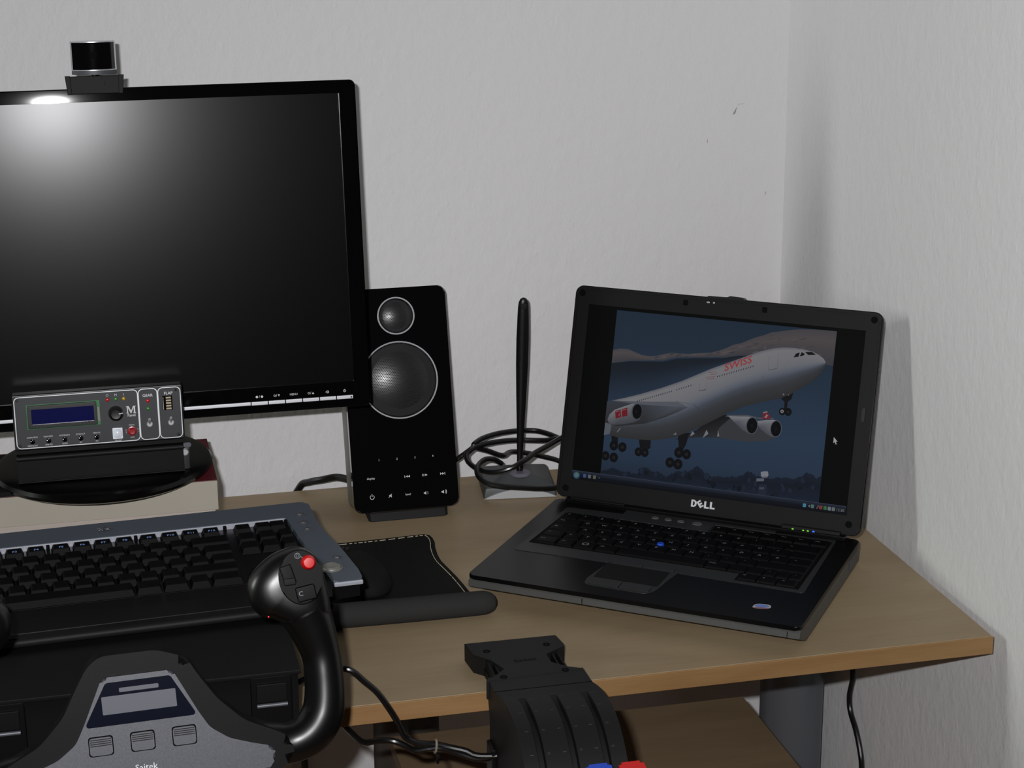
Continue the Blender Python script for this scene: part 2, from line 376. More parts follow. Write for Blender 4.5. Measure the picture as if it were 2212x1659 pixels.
ring(b, bx[5], -.3062, .0014, .0004, y, 16, 120, 420); flat(b, [(-.0002, 0), (.0002, 0), (.0002, .0018), (-.0002, .0018)], up_at(bx[5], y, -.3062))
mput('button_symbols', b, 'white_print', recalc=False)
mput('power_light', lathe(nb(), [(.0008, 0), (.0008, .0003), (0, .0004)], 12, T((-.0042, -.0078, -.3129)) @ Rx(math.pi / 2)), 'void')
b = lathe(nb(), [(.0, 0), (.104, 0), (.1085, .0025), (.1100, .0060), (.1075, .0095), (.1010, .0115), (.085, .0120), (0, .0120)], 72)
put('stand_base', b, 'foot_black', mon)
b = nb(); box(b, -.036, .036, .052, .084, .011, .20, .008, 3)
put('stand_neck', b, 'black_satin', mon)

# ------------------------------------------------------------------ webcam
wc = thing('webcam', 'small black clip-on webcam with chrome rim on the monitor top edge', 'webcam', mtx=MT @ T((-.2425, 0, .0137)))
b = nb()
box(b, -.0268, .0268, -.0105, -.0062, -.0055, .0120, .0008)
for s in (-1, 1): prism(b, [(s * .0225, -.0058), (s * .0268, -.0058), (s * .0285, .0125), (s * .0235, .0125)][::s], -.0125, -.0060, 'y', .0005)
box(b, -.0250, .0250, -.0065, .030, .0002, .0035, .0008)
box(b, -.020, .020, .0305, .034, -.02, .003, .0008)
put('clip', b, 'clip', wc)
b = nb(); lathe(b, [(.0042, .0), (.0042, .008), (.0034, .011), (.0028, .016)], 16, T((.0005, -.004, .002)))
box(b, .004, .0075, -.0085, -.004, .003, .0125, .0006)
put('joint', b, 'black_satin', wc)
put('ball', lathe(nb(), [(0, -.0036), (.0026, -.0026), (.0036, 0), (.0026, .0026), (0, .0036)], 16, T((-.001, -.008, .0180))), 'chrome', wc)
HM = T((0.0004, -.004, .0165)) @ Rx(rad(6))
def arc(hw, sag, yb, n=10): return [(-hw + 2 * hw * i / n, yb - sag * (1 - (2 * i / n - 1) ** 2)) for i in range(n + 1)]
b = nb(); prism(b, arc(.0218, .0062, -.0028) + [(.0218, .010), (-.0218, .010)], .0012, .0295, 'z', .0006, 2, HM)
put('head', b, 'chrome', wc, label='chrome-rimmed camera head')
b = nb(); prism(b, arc(.0204, .0060, -.0042) + [(.0204, .004), (-.0204, .004)], .0024, .0286, 'z', .0004, 2, HM)
put('front_cover', b, 'black_gloss', wc)
b = nb(); prism(b, arc(.0218, .0075, -.0022) + [(.0215, .008), (-.0215, .008)], -.0026, .0010, 'z', .0008, 2, HM)
put('chin', b, 'silver', wc, label='silver lower lip')
put('lens', lathe(nb(), [(.0036, 0), (.0036, .0004), (.0026, .0006), (0, .0002)], 20, HM @ T((0, -.0102, .0165)) @ Rx(math.pi / 2)), 'void', wc)
put('cable', tube(nb(), [(.0035, -.007, .012), (.009, -.009, .008), (.0095, -.0085, .002), (.006, .0, .0045), (.004, .03, .004), (.004, .037, -.03)], .0013, 8), 'cable', wc)

# ------------------------------------------------------------------ radio and autopilot panel
PM = T((-.80, -.25, BT)) @ Rx(-.14)
pan = thing('instrument_panel', 'small grey flight instrument panel with blue display, knob and switches', 'control panel', mtx=PM)
def pput(n, bm, m, **k): return put(n, bm, m, pan, **k)
pput('faceplate', prism(nb(), rrect(-.0818, .0795, .0462, .0980, .005), -.0015, .0005, 'y', .0003), 'panel_grey')
pput('housing', box(nb(), -.0835, .0812, .0005, .022, .0445, .0995, .0015), 'black_satin')
def line_frame(bm, x0, x1, z0, z1, r, wd, y): frame(bm, rrect(x0, x1, z0, z1, r, 6), rrect(x0 + wd, x1 - wd, z0 + wd, z1 - wd, r - wd, 6), y - .0003, y, 'y')
b = nb()
for x0, x1 in ((-.0816, .0376), (.0376, .0567), (.0567, .0793)): line_frame(b, x0, x1, .0464, .0978, .0048, .0008, -.0014)
pput('border_lines', b, 'panel_line')
b = nb(); box(b, -.0703, .0004, -.0024, -.0010, .0652, .0897, .0003); o = pput('display_board', b, 'pcb', label='green circuit board edge')
b = nb(); frame(b, rrect(-.0692, -.0030, .0664, .0890, .001), rrect(-.0655, -.0058, .0701, .0853, .0006), -.0062, -.0022, bev=.0008); pput('display_frame', b, 'black_satin')
b = nb(); box(b, -.0658, -.0055, -.0042, -.0024, .0698, .0856); pput('display', b, 'lcd_blue', label='dark blue display window')
pput('display_strip', box(nb(), -.0026, .0000, -.0042, -.0022, .0690, .0835, .0003), 'spk_side')
kx, kz = .0151, .0757
k = pput('knob', lathe(nb(), [(.0072, 0), (.0072, .006), (.0062, .0112), (.0050, .0118), (.0046, .0108), (0, .0104)], 32, T((kx, -.0015, kz)) @ Rx(math.pi / 2)), 'black_satin')
put('pointer', box(nb(), .0028, .0070, -.0126, -.0118, -.0004, .0004, Mx=T((kx, -.0012, kz)) @ Ry(rad(-9))), 'white_print', k)
pput('square_button', box(nb(), .0106, .0206, -.0062, -.0014, .0502, .0612, .0006), 'clear_white', label='clear white square button')
pput('square_button_cap', lathe(nb(), [(.0044, 0), (.0042, .0012), (.0030, .0020), (0, .0024)], 24, T((.0156, -.0062, .0557)) @ Rx(math.pi / 2)), 'clear_white')
pput('red_button', lathe(nb(), [(.0046, 0), (.0046, .0014), (.0036, .0016), (.0036, .0052), (.0026, .0060), (0, .0058)], 24, T((.0297, -.0014, .0565)) @ Rx(math.pi / 2)), 'red_dk', label='dark red round button')
for i in range(5):
    x = -.0664 + i * .0154
    h = lathe(nb(), [(.0025, 0), (.0025, .0006), (.0019, .0006), (.0019, .0020), (.0012, .0027), (0, .0028)], 16, T((x, -.0014, .0530)) @ Rx(math.pi / 2))
    pput('push_button', h, 'black_gloss')
for x, z, c, l in ((.0080, .0893, 'red', 'red'), (.0161, .0893, 'green', 'green'), (.0238, .0893, 'yellow', 'yellow'), (.0469, .0855, 'red', 'red'), (.0468, .0776, 'green', 'green')):
    pput('indicator_lamp', lathe(nb(), [(.0019, 0), (.0018, .001), (.0011, .0019), (0, .0022)], 16, T((x, -.0014, z)) @ Rx(math.pi / 2)), c, label=l + ' indicator lamp')
pput('bargraph', box(nb(), .0610, .0708, -.0018, -.0012, .0748, .0892, .0002), 'void')
for i in range(5): pput('bar_segment', box(nb(), .0645, .0696, -.0024, -.0017, .0755 + i * .0027, .0772 + i * .0027, .0002), 'tan')
pput('bargraph_line', box(nb(), .0617, .0620, -.0021, -.0017, .0753, .0880), 'white_print')
for x in (.0472, .0681):
    s = pput('toggle_switch', lathe(nb(), [(.0030, 0), (.0030, .0015), (.0024, .0018), (.0022, .0035), (0, .0035)], 18, T((x, -.0014, .0622)) @ Rx(math.pi / 2)), 'chrome')
    put('lever', lathe(nb(), [(.0009, 0), (.0014, .006), (.0017, .0085), (.0013, .0098), (0, .0101)], 14, T((x, -.0040, .0626)) @ Rx(rad(52))), 'chrome', s)
for x, z in ((-.0783, .0944), (.0747, .0945), (.0749, .0494), (-.0785, .0498)):
    pput('screw', lathe(nb(), [(.0020, 0), (.0020, .0005), (.0012, .0005), (.0011, .0001), (0, .0001)], 14, T((x, -.0014, z)) @ Rx(math.pi / 2)), 'black_satin')
b = nb(); y = -.00162
def pt(s, x, z, size, **k): text(b, s, size, up_at(x, y, z), **k)
for s, x in zip(('COM/HDG', 'NAV/SPD', 'ADF/BARO', 'DME/ALT', 'TRN/VS'), range(5)): pt(s, -.0664 + x * .0154, .0572, .0021, sx=1.05)
for s, x in zip(('NAV/LOC', 'APR/GS', 'BCRS', 'AT', 'FD'), range(5)): pt(s, -.0664 + x * .0154, .0490, .0021, sx=1.05)
pt('O', .0080, .0935, .0032); pt('M', .0161, .0935, .0032); pt('I', .0238, .0935, .0032)
pt('GEAR', .0470, .0907, .0040, weight=.00006); pt('FLAP', .0672, .0915, .0040, weight=.00006)
pt('Panel', .0302, .0722, .0037, weight=.00005); pt('TRG/AP', .0156, .0480, .0021); pt('RADIO', .0297, .0625, .0018); pt('AP/M', .0297, .0500, .0018)
pt('I', .0238, .0575, .003); pt('I', .0238, .0552, .003); pt('I', .0355, .0578, .003); pt('I', .0355, .0552, .0022)
# serif capital M
for q in ([(-.0046, -.0036), (-.0021, -.0036), (-.0021, -.0030), (-.0029, -.0030), (-.0029, .0022), (-.0005, -.0034), (.0003, -.0034), (.0027, .0022), (.0027, -.0030), (.0019, -.0030), (.0019, -.0036), (.0048, -.0036), (.0048, -.0030), (.0041, -.0030), (.0041, .0030), (.0048, .0030), (.0048, .0036), (.0022, .0036), (.0001, -.0012), (-.0020, .0036), (-.0046, .0036), (-.0046, .0030), (-.0039, .0030), (-.0039, -.0030), (-.0046, -.0030)],):
    flat(b, q, up_at(.0300, y, .0778))
pput('panel_lettering', b, 'white_print', recalc=False)
# bent metal holder
prof = [(.024, .0122), (-.004, .0122), (-.0045, .0128), (.0008, .0132), (.0008, .0345), (-.0040, .0352), (-.0052, .0372), (-.0048, .0392), (-.0032, .0402), (.0010, .0408), (.0010, .0445), (.024, .0445)]
h = pput('holder', prism(nb(), prof, -.0825, .0785, 'x'), 'holder', label='black bent metal holder')
pput('lip', tube(nb(), [(-.0822, -.0046, .0372), (.0784, -.0046, .0372)], .0024, 12, 1), 'dark_grey')
put('maker_lettering', text(nb(), 'VRinsight', .0052, up_at(.0560, .0007, .0195), sx=1.2), 'faint_print', h, recalc=False)
put('front_edge', tube(nb(), [(-.0825, -.0045, .0132), (.0785, -.0045, .0132)], .0006, 8, 1), 'dark_grey', h)
for x in (-.068, .064): pput('foot', lathe(nb(), [(.004, .0118), (.004, .0125)], 16, T((x, .002, 0))), 'chrome')
e = pput('side_ear', prism(nb(), rrect(.0785, .0868, .0345, .0395, .002), .004, .008, 'y', .0006), 'silver', label='silver side ear')
pput('side_screw', lathe(nb(), [(.0034, 0), (.0034, .0008), (.0026, .0012), (.0024, .0006), (.0012, .0006), (.0010, .0014), (0, .0014)], 20, T((.0802, .0035, .0300)) @ Rx(math.pi / 2)), 'chrome', label='chrome side screw')
pput('side_bracket', box(nb(), .0780, .0850, .0036, .018, .0125, .0345, .001), 'black_satin')

# ------------------------------------------------------------------ desktop speaker
SM = T((-.4749, -.122, .751)) @ Rx(-.27)
spk = thing('speaker', 'glossy black desktop speaker with two round drivers and touch controls', 'speaker', mtx=T((-.4749, -.10, DZ)))
sl = spk.matrix_world.inverted() @ SM; sloc = sl.to_translation(); srot = sl.to_euler()
def sput(n, bm, m, **k): return put(n, bm, m, spk, sloc, srot, **k)
outl = rrect(-.059, .059, .000, .2465, .008, 6)
sput('front_panel', prism(nb(), outl, .0, .010, 'y', .0016, 3), 'black_gloss')
sput('cabinet', prism(nb(), rrect(-.0578, .0578, .001, .2455, .008, 6), .010, .058, 'y', .003, 3), 'spk_side', label='grey cabinet sides')
def driver(x, z, r, nm):
    Mx = T((x, 0, z)) @ Rx(math.pi / 2)
    rg = sput(nm + '_ring', lathe(nb(), [(r, -.001), (r + .0002, .0011), (r - .0004, .0016), (r - .0013, .0010), (r - .0013, -.001)], 56, Mx), 'silver_btn', label='thin silver ring')
    sput(nm + '_cone', lathe(nb(), [(r - .0009, .0003), (r - .0030, .0003), (r - .0045, -.0035), (r - .010, -.0030), (r * .42, -.001), (r * .36, -.001), (r * .2, -.001), (0, -.001)], 48, Mx), 'cone')
    g = nb(); p = .0017 if r < .03 else .0019; row = 0; zz = -r
    pts = []
    R2 = r - (.004 if r < .03 else .0065)
    while zz < r:
        xx = -r + (p / 2 if row % 2 else 0)
        while xx < r:
            if xx * xx + zz * zz < R2 * R2: pts.append((xx, zz))
            xx += p
        zz += p * .866; row += 1
    hw = p * .16
    for px, pz in pts:                       # hexagonal wire cells, three bars each
        H_ = .0085 if r > .03 else .0042; dome = lambda a_, c_: -.0035 * (r / .043) + H_ * (1 - (a_ * a_ + c_ * c_) / (r * r))
        for a in (90, 210, 330):
            c, s = math.cos(rad(a)), math.sin(rad(a)); L = p * .58
            q = [(px - s * hw, pz + c * hw), (px + c * L - s * hw, pz + s * L + c * hw), (px + c * L + s * hw, pz + s * L - c * hw), (px + s * hw, pz - c * hw)]
            g.faces.new([g.verts.new((x + u, -dome(u, v), z + v)) for u, v in q])
    sput(nm + '_grille', g, 'grille', smooth=False, recalc=False, kind='stuff')
driver(.0020, .2153, .0207, 'tweeter'); driver(.0012, .1440, .0430, 'woofer')
b = nb(); y = -.00015
for i, s in enumerate('1234'): text(b, s, .0034, up_at(-.0280 + i * .0202, y, .0568))
text(b, 'display', .0034, up_at(-.0385, y, .0372)); text(b, 'level', .0034, up_at(.0020, y, .0165))
def tr(x, z, w_, h_, s): flat(b, [(-w_ / 2 * s, -h_ / 2), (w_ / 2 * s, 0), (-w_ / 2 * s, h_ / 2)][::s], up_at(x, y, z))
def bar(x, z, w_, h_): flat(b, [(-w_ / 2, -h_ / 2), (w_ / 2, -h_ / 2), (w_ / 2, h_ / 2), (-w_ / 2, h_ / 2)], up_at(x, y, z))
tr(.0018, .0364, .0022, .0026, -1); tr(.0042, .0364, .0022, .0026, -1); bar(-.0004, .0364, .0006, .0026)
bar(.0198, .0364, .0006, .0026); bar(.0212, .0364, .0006, .0026); tr(.0240, .0364, .0024, .0026, 1)
tr(.0408, .0364, .0022, .0026, 1); tr(.0432, .0364, .0022, .0026, 1); bar(.0450, .0364, .0006, .0026)
ring(b, -.0384, .0165, .0026, .0006, y, 20, 125, 415); bar(-.0384, .0186, .0007, .0030)
def horn(x, z): bar(x - .0010, z, .0012, .0016); flat(b, [(-.0008, -.0006), (.0010, -.0020), (.0010, .0020), (-.0008, .0006)], up_at(x, y, z))
horn(-.0176, .0166); flat(b, [(-.0022, -.0020), (-.0018, -.0022), (.0020, .0018), (.0016, .0020)], up_at(-.0180, y, .0166))
horn(.0214, .0163); ring(b, .0220, .0163, .0026, .0004, y, 24, -38, 38)
horn(.0414, .0160); ring(b, .0420, .0160, .0026, .0004, y, 24, -38, 38); ring(b, .0420, .0160, .0038, .0005, y, 24, -42, 42)
sput('touch_symbols', b, 'white_print', recalc=False)
b = nb(); prism(b, rrect(-.0435, .0458, -.0240, .060, .004), 0, .0090, 'z', .0012)
for v in b.verts: v.co.y = v.co.y + (.004 if v.co.z > .004 and v.co.y < 0 else 0)
put('foot', b, 'dark_grey', spk)
put('foot_top', prism(nb(), rrect(-.0420, .0443, -.0215, .058, .004), .0090, .0125, 'z', .001), 'black_gloss', spk)
put('cable', tube(nb(), [(-.035, .04, .020), (-.0490, .062, .0205), (-.0640, .078, .0205), (-.080, .085, .0165), (-.094, .096, .011), (-.104, .108, .002), (-.112, .115, -.03), (-.115, .12, -.15), (-.11, .12, -.40)], .0041, 10), 'cable', spk)

# ------------------------------------------------------------------ wireless antenna
an = thing('wireless_antenna', 'black paddle antenna on a square grey base ringed by coiled cable', 'antenna', (-.3325, -.0480, DZ), (0, 0, rad(-7)))
b = nb(); tt = nb()
v = [tt.verts.new(p) for p in ((-.043, -.0405, 0), (.043, -.0405, 0), (.043, .0405, 0), (-.043, .0405, 0), (-.0405, -.038, .0130), (.0405, -.038, .0130), (.0405, .038, .0130), (-.0405, .038, .0130), (-.020, -.020, .0200), (.020, -.020, .0200), (.020, .020, .0200), (-.020, .020, .0200))]
for f in ((3, 2, 1, 0), (0, 1, 5, 4), (1, 2, 6, 5), (2, 3, 7, 6), (3, 0, 4, 7), (4, 5, 9, 8), (5, 6, 10, 9), (6, 7, 11, 10), (7, 4, 8, 11), (8, 9, 10, 11)): tt.faces.new([v[i] for i in f])
bevel(tt, tt.edges, .0025, 2); merge(b, tt); put('base', b, 'ant_base', an, angle=60)
n = 14; cres = [(-.0425 + .085 * i / n, .0004 + .0108 * (1 - (2 * i / n - 1) ** 2)) for i in range(n + 1)]
put('front_crescent', prism(nb(), [(a, c) for a, c in cres], -.0425, -.0395, 'y', .0004), 'ant_white', an, label='pale silver crescent plate')
put('centre_disc', lathe(nb(), [(.0125, .0190), (.0125, .0205), (.010, .0222), (0, .0226)], 36, T((.003, -.012, .0)), ), 'ant_disc', an, label='mauve-grey disc')
put('ball_joint', lathe(nb(), [(.003, .018), (.0042, .024), (.0046, .028), (.0038, .032), (0, .034)], 20, T((.003, -.008, 0))), 'black_gloss', an)
P = []
prof = [(.030, .0033), (.045, .0036), (.080, .0047), (.115, .0060), (.150, .0070), (.180, .0072), (.205, .0066), (.218, .0061), (.2235, .0054), (.2268, .0036), (.2282, .0012)]
b = nb(); tt = nb(); rings = []
for z, r in prof:
    rings.append([tt.verts.new((.003 + .0055 * (z - .03) / .2 + r * math.cos(a), -.008 + min(.0045, r * .62) * math.sin(a), z)) for a in [2 * math.pi * i / 20 for i in range(20)]])
for A, B in zip(rings[:-1], rings[1:]):
    for i in range(20): tt.faces.new((A[i], A[(i + 1) % 20], B[(i + 1) % 20], B[i]))
tt.faces.new(rings[0]); tt.faces.new(rings[-1]); merge(b, tt); put('paddle', b, 'black_satin', an)
put('pivot_cap', lathe(nb(), [(.0036, 0), (.0034, .0008), (0, .0010)], 20, T((.0082, -.0122, .219)) @ Rx(math.pi / 2)), 'dark_grey', an)
inv = an.matrix_basis.inverted() if False else (T((-.3325, -.0480, DZ)) @ Rz(rad(-7))).inverted()
L1 = [[-.43, -.012, .748], [-.4051, -.03, .7695], [-.3912, -.03, .7782], [-.3818, -.04, .7896], [-.3806, -.04, .7935], [-.368, -.03, .7963], [-.3473, -.02, .7973], [-.3233, -.01, .7954], [-.3014, -.01, .794], [-.2883, -.02, .7925], [-.2784, -.03, .7898], [-.2702, -.04, .7875], [-.262, -.055, .786], [-.2645, -.066, .789], [-.272, -.060, .793],
      [-.2808, -.045, .7935], [-.294, -.03, .7876], [-.3195, -.02, .7868], [-.3408, -.025, .7893], [-.3646, -.035, .7909], [-.3817, -.047, .7915]]
L2 = [[-.3817, -.047, .7915], [-.3870, -.052, .7905], [-.3935, -.058, .787], [-.3935, -.070, .7815], [-.3835, -.088, .7775], [-.3689, -.1, .7782], [-.3521, -.105, .7832], [-.3359, -.1, .7889], [-.3202, -.085, .7915], [-.3012, -.07, .7940], [-.2798, -.05, .7952], [-.268, -.037, .794], [-.258, -.03, .788]]
L4 = [[-.3799, -.042, .7897], [-.3647, -.035, .7827], [-.3452, -.030, .7731], [-.3271, -.0, .7664], [-.304, .01, .7592], [-.2726, .012, .7489], [-.2632, .012, .7452], [-.25, .02, .744]]
L5 = [[-.3518, -.055, .772], [-.363, -.064, .7811], [-.374, -.07, .7839], [-.3851, -.085, .7837], [-.3908, -.1, .7815], [-.3897, -.11, .7764], [-.3809, -.117, .7711], [-.3647, -.12, .7676], [-.3441, -.121, .7646], [-.3206, -.122, .7618], [-.2991, -.12, .7611], [-.2857, -.115, .7605], [-.272, -.10, .757]]
b = nb()
for L in (L1, L2, L4, L5): tube(b, L, .0030, 10, 6, Mx=inv)
put('cable', b, 'cable', an)

# ------------------------------------------------------------------ laptop
LT = T((-.1801, -.2727, DZ)) @ Rz(rad(-36.632))
lap = thing('laptop', 'dark grey laptop, lid open, showing an airliner photo full screen', 'laptop', mtx=LT)
def lput(n, bm, m, **k): return put(n, bm, m, lap, **k)
lput('chassis', prism(nb(), [(.0, .0045), (.0, .0235), (-.2365, .0235), (-.2392, .0215), (-.2398, .0160), (-.2345, .0130), (-.215, .0045)], -.1680, .1680, 'x', .0012), 'lap_side')
b = nb(); prism(b, rrect(-.1685, .1685, -.2395, .0, .006), .0235, .0280, 'z', .0014, 3); lput('palm_rest', b, 'lap_black', label='black palm rest deck')
for sx in (-.14, .14):
    for y in (-.20, -.02): lput('rubber_foot', lathe(nb(), [(.008, 0), (.008, .0046)], 16, T((sx, y, 0))), 'void')
lput('front_seam', box(nb(), -.0473, -.0467, -.2399, -.2385, .0155, .0215), 'void')
lput('front_seam', box(nb(), .1556, .1561, -.2399, -.2385, .0155, .0215), 'void')
lput('right_port_cover', box(nb(), .1680, .1690, -.045, -.012, .010, .021, .0004), 'silver')
b = nb(); prism(b, rpoly([(-.1520, -.1612), (-.0505, -.1585), (-.0470, -.1520), (.0185, -.1500), (.0210, -.1590), (.1505, -.1612), (.1465, -.0120), (-.1470, -.0250)], .004), .0279, .0285, 'z', .0002)
lput('keyboard_rim', b, 'lap_grey', label='gunmetal keyboard surround')
b = nb(); prism(b, [(-.1455, -.1368), (.0795, -.1368), (.0795, -.1545), (.1435, -.1545), (.1435, -.0205), (.0185, -.0205), (.0185, -.0425), (-.1420, -.0425)], .0284, .0288, 'z')
lput('key_bed', b, 'void')
b = nb(); prism(b, rpoly([(-.083, -.0405), (.0165, -.0405), (.0175, -.0185), (.083, -.0185), (.083, -.0100), (-.083, -.0100)], .001), .0284, .0296, 'z', .0005)
lput('media_strip', b, 'lap_grey')
for x, r in ((-.0466, .0042), (-.0321, .0040), (-.0180, .0040), (.0, .0056)):
    lput('media_button' if r < .005 else 'power_button', lathe(nb(), [(r, 0), (r, .0004), (r * .85, .0010), (r * .7, .0006), (0, .0008)], 22, T((x, -.0245, .0296)) @ Matrix.Diagonal((1, .72, 1, 1))), 'lap_side')
lput('hinge_bar', box(nb(), -.155, .155, -.0125, .0, .0275, .0335, .0015), 'lap_black')
def keycap(bm, w_, d_, h_, tp):
    box(bm, 0, 0, 0, 0, 0, 0) if False else None
    t = nb(); v = [t.verts.new((sx * (w_ / 2 - k), sy * (d_ / 2 - k), z)) for z, k in ((0, 0), (h_, tp)) for sx, sy in ((-1, -1), (1, -1), (1, 1), (-1, 1))]
    for f in ((0, 3, 2, 1), (4, 5, 6, 7), (0, 1, 5, 4), (1, 2, 6, 5), (2, 3, 7, 6), (3, 0, 4, 7)): t.faces.new([v[i] for i in f])
    bevel(t, [e for e in t.edges if e.verts[0] in v[4:] and e.verts[1] in v[4:]], .0006, 1)
    merge(bm, t); return bm
KM = {}
def place_key(parent, x, y, z, w_, d_, h_, tp, m):
    kk = (round(w_, 4), round(d_, 4), m, h_)
    if kk not in KM:
        KM[kk] = put('key', keycap(nb(), w_, d_, h_, tp), m, parent, (x, y, z)); return KM[kk]
    return copy_part(KM[kk], parent, (x, y, z))
U = .2815 / 15; X0 = -.1405; leg = nb()
def row(y, d_, units, labels, x0=X0, z=.0288, u=U):
    x = x0
    for un, s in zip(units, labels):
        w_ = un * u
        if s is not None:
            place_key(lap, x + w_ / 2, y, z, w_ - .0012, d_ - .0012, .0022, .0011, 'key')
            if s: text(leg, s, .0056 if len(s) == 1 else .0034, T((x + min(.0060, w_ * .42), y + .0014, z + .00235)))
        x += w_
row(-.0310, .0170, [.94] * 7, ['F8', 'F9', 'F10', 'F11', 'F12', 'Ins', 'Del'], .0190)
row(-.0529, .0185, [1] * 13 + [2], list('^1234567890') + ["'", '`', '<-'])
row(-.0714, .0185, [1.5] + [1] * 12 + [1.5], ['Tab'] + list('QWERTZUIOP') + ['Ü', '+', ''])
row(-.0899, .0185, [1.75] + [1] * 12 + [1.25], ['A'] + list('ASDFGHJKL') + ['Ö', 'Ä', '#', '<-'])
row(-.1084, .0185, [1.25, 1] + [1] * 10 + [2.75], ['^', '<'] + list('YXCVBNM') + [',', '.', '-', ''])
row(-.1269, .0180, [1.25, 1, 1.25, 1.25, 5.0, 1.25, 1, .9, .7, .7, .7], ['Strg', 'Fn', '', 'Alt', '', 'AltGr', '', '', '-', '', '-'])
row(-.1455, .0160, [1.05, 1.05, 1.05], ['<', 'v', '>'], .0808)
text(leg, '\u00b7', .01, T((-.03, -.0529, .03102)))
ring_c = (-.0870, -.1262)
for i in range(20):
    p, q = rad(18 * i), rad(18 * (i + 1))
    flat(leg, [(math.cos(a) * r_, math.sin(a) * r_) for a, r_ in ((p, .0024), (p, .0036), (q, .0036), (q, .0024))], T((ring_c[0], ring_c[1], .03125)))
lput('key_legends', leg, 'grey_print', recalc=False)
lput('pointing_stick', lathe(nb(), [(.0036, 0), (.0038, .0030), (.0034, .0038), (0, .0040)], 20, T((-.0155, -.0985, .0288))), 'blue', label='blue pointing stick cap')
# touchpad group
pp = [(-.0530, -.2195), (.0100, -.2205), (.0165, -.2130), (.0185, -.2000), (.0200, -.1800), (.0235, -.1590), (.0215, -.1505), (-.0470, -.1530), (-.0505, -.1660), (-.0555, -.2050)]
lput('touchpad_surround', prism(nb(), rpoly(pp, .006), .0279, .0288, 'z', .0004), 'lap_grey')
lput('touchpad', prism(nb(), rrect(-.0505, .0160, -.2005, -.1615, .002), .0287, .0291, 'z', .0002), 'lap_bezel')
for x0, x1 in ((-.0460, -.0145), (-.0135, .0185)): lput('touchpad_button', prism(nb(), rrect(x0, x1, -.1595, -.1530, .0012), .0287, .0299, 'z', .0005), 'lap_grey')
for x0, x1 in ((-.0500, -.0185), (-.0175, .0120)): lput('touchpad_button', prism(nb(), rrect(x0, x1, -.2180, -.2025, .002), .0287, .0299, 'z', .0006), 'lap_grey')
st = [(-.0085, -.0038), (-.0050, -.0060), (.0045, -.0058), (.0088, -.0030), (.0095, .0015), (.0070, .0050), (-.0030, .0054), (-.0068, .0030)]
b = nb(); SMx = T((.1215, -.2060, .02815)) @ Rz(rad(12))
flat(b, rpoly(st, .002), SMx, 0)
flat(b, [(-.0078, -.0036), (-.0048, -.0056), (.0044, -.0054), (.0078, -.0032)], T((0, 0, .00004)) @ SMx, 1)
flat(b, circ(.0005, .0006, .0068, 20, .0038), T((0, 0, .00008)) @ SMx, 2)
lput('sticker', b, ['stk_white', 'stk_red', 'stk_blue'], recalc=False, label='small blue and white sticker on the palm rest')

lid = put('lid', prism(nb(), rrect(-.1685, .1685, .002, .2335, .009, 6), .0012, .0105, 'y', .003, 3), 'lap_grey', lap, (0, -.0061, .031), (-.27097, 0, 0))
def dput2(n, bm, m, **k): return put(n, bm, m, lid, **k)
dput2('lid_edge', frame(nb(), rrect(-.1690, .1690, .0018, .2340, .009, 6), rrect(-.1655, .1655, .0055, .2305, .007, 6), -.0008, .0030, bev=.0010), 'lap_bezel')
dput2('bezel', frame(nb(), rrect(-.1657, .1657, .0050, .2307, .007, 6), rrect(-.1522, .1526, .0226, .2142, .0006, 6), -.0003, .0020, bev=.0004), 'lap_bezel')
M['lap_lcd'] = mat('laptop_panel', S(4, 4, 4), .6, spec=.08)
dput2('screen_panel', box(nb(), -.1530, .1534, .0006, .0016, .0218, .2150), 'lap_lcd')
for x, z in ((-.1610, .2258), (.1600, .2258), (.1560, .0135), (-.1580, .0115)): dput2('screw_cover', lathe(nb(), [(.0036, 0), (.0035, .0006), (0, .0008)], 18, T((x, -.0003, z)) @ Rx(math.pi / 2)), 'void')
for x in (-.0432, .0440): dput2('lid_bumper', box(nb(), x - .0025, x + .0025, -.0012, 0, .2228, .2285, .0005), 'void')
for x in (-.1590, .1590): dput2('side_bumper', prism(nb(), rrect(x - .0017, x + .0017, .1200, .1350, .0016), -.0012, 0, 'y', .0003), 'black_satin')
b = nb(); prism(b, rpoly([(-.0200, .2330), (.0230, .2330), (.0200, .2362), (.0060, .2368), (.0030, .2352), (-.0180, .2350)], .001), -.0030, .0080, 'y', .0005); dput2('latch', b, 'black_satin')
dput2('latch_hook', box(nb(), -.0195, -.0165, -.0012, -.0002, .2272, .2290, .0003), 'chrome'); dput2('latch_hook', box(nb(), -.0125, -.0108, -.0012, -.0002, .2272, .2290, .0003), 'chrome')
dput2('hinge_cover', box(nb(), -.1495, -.0868, -.0052, .0060, -.0040, .0030, .0016, 3), 'lap_bezel')
hc = dput2('hinge_cover', box(nb(), .0868, .1495, -.0052, .0060, -.0040, .0052, .0016, 3), 'lap_bezel')
for x, c, r_ in ((.0994, 'led_g', .0011), (.1106, 'led_g', .0010), (.1155, 'led_g', .0011), (.1214, 'led_b', .0014)):
    dput2('indicator', lathe(nb(), [(r_, 0), (r_, .0004), (0, .0006)], 14, T((x, -.0051, .0012)) @ Rx(math.pi / 2)), c)
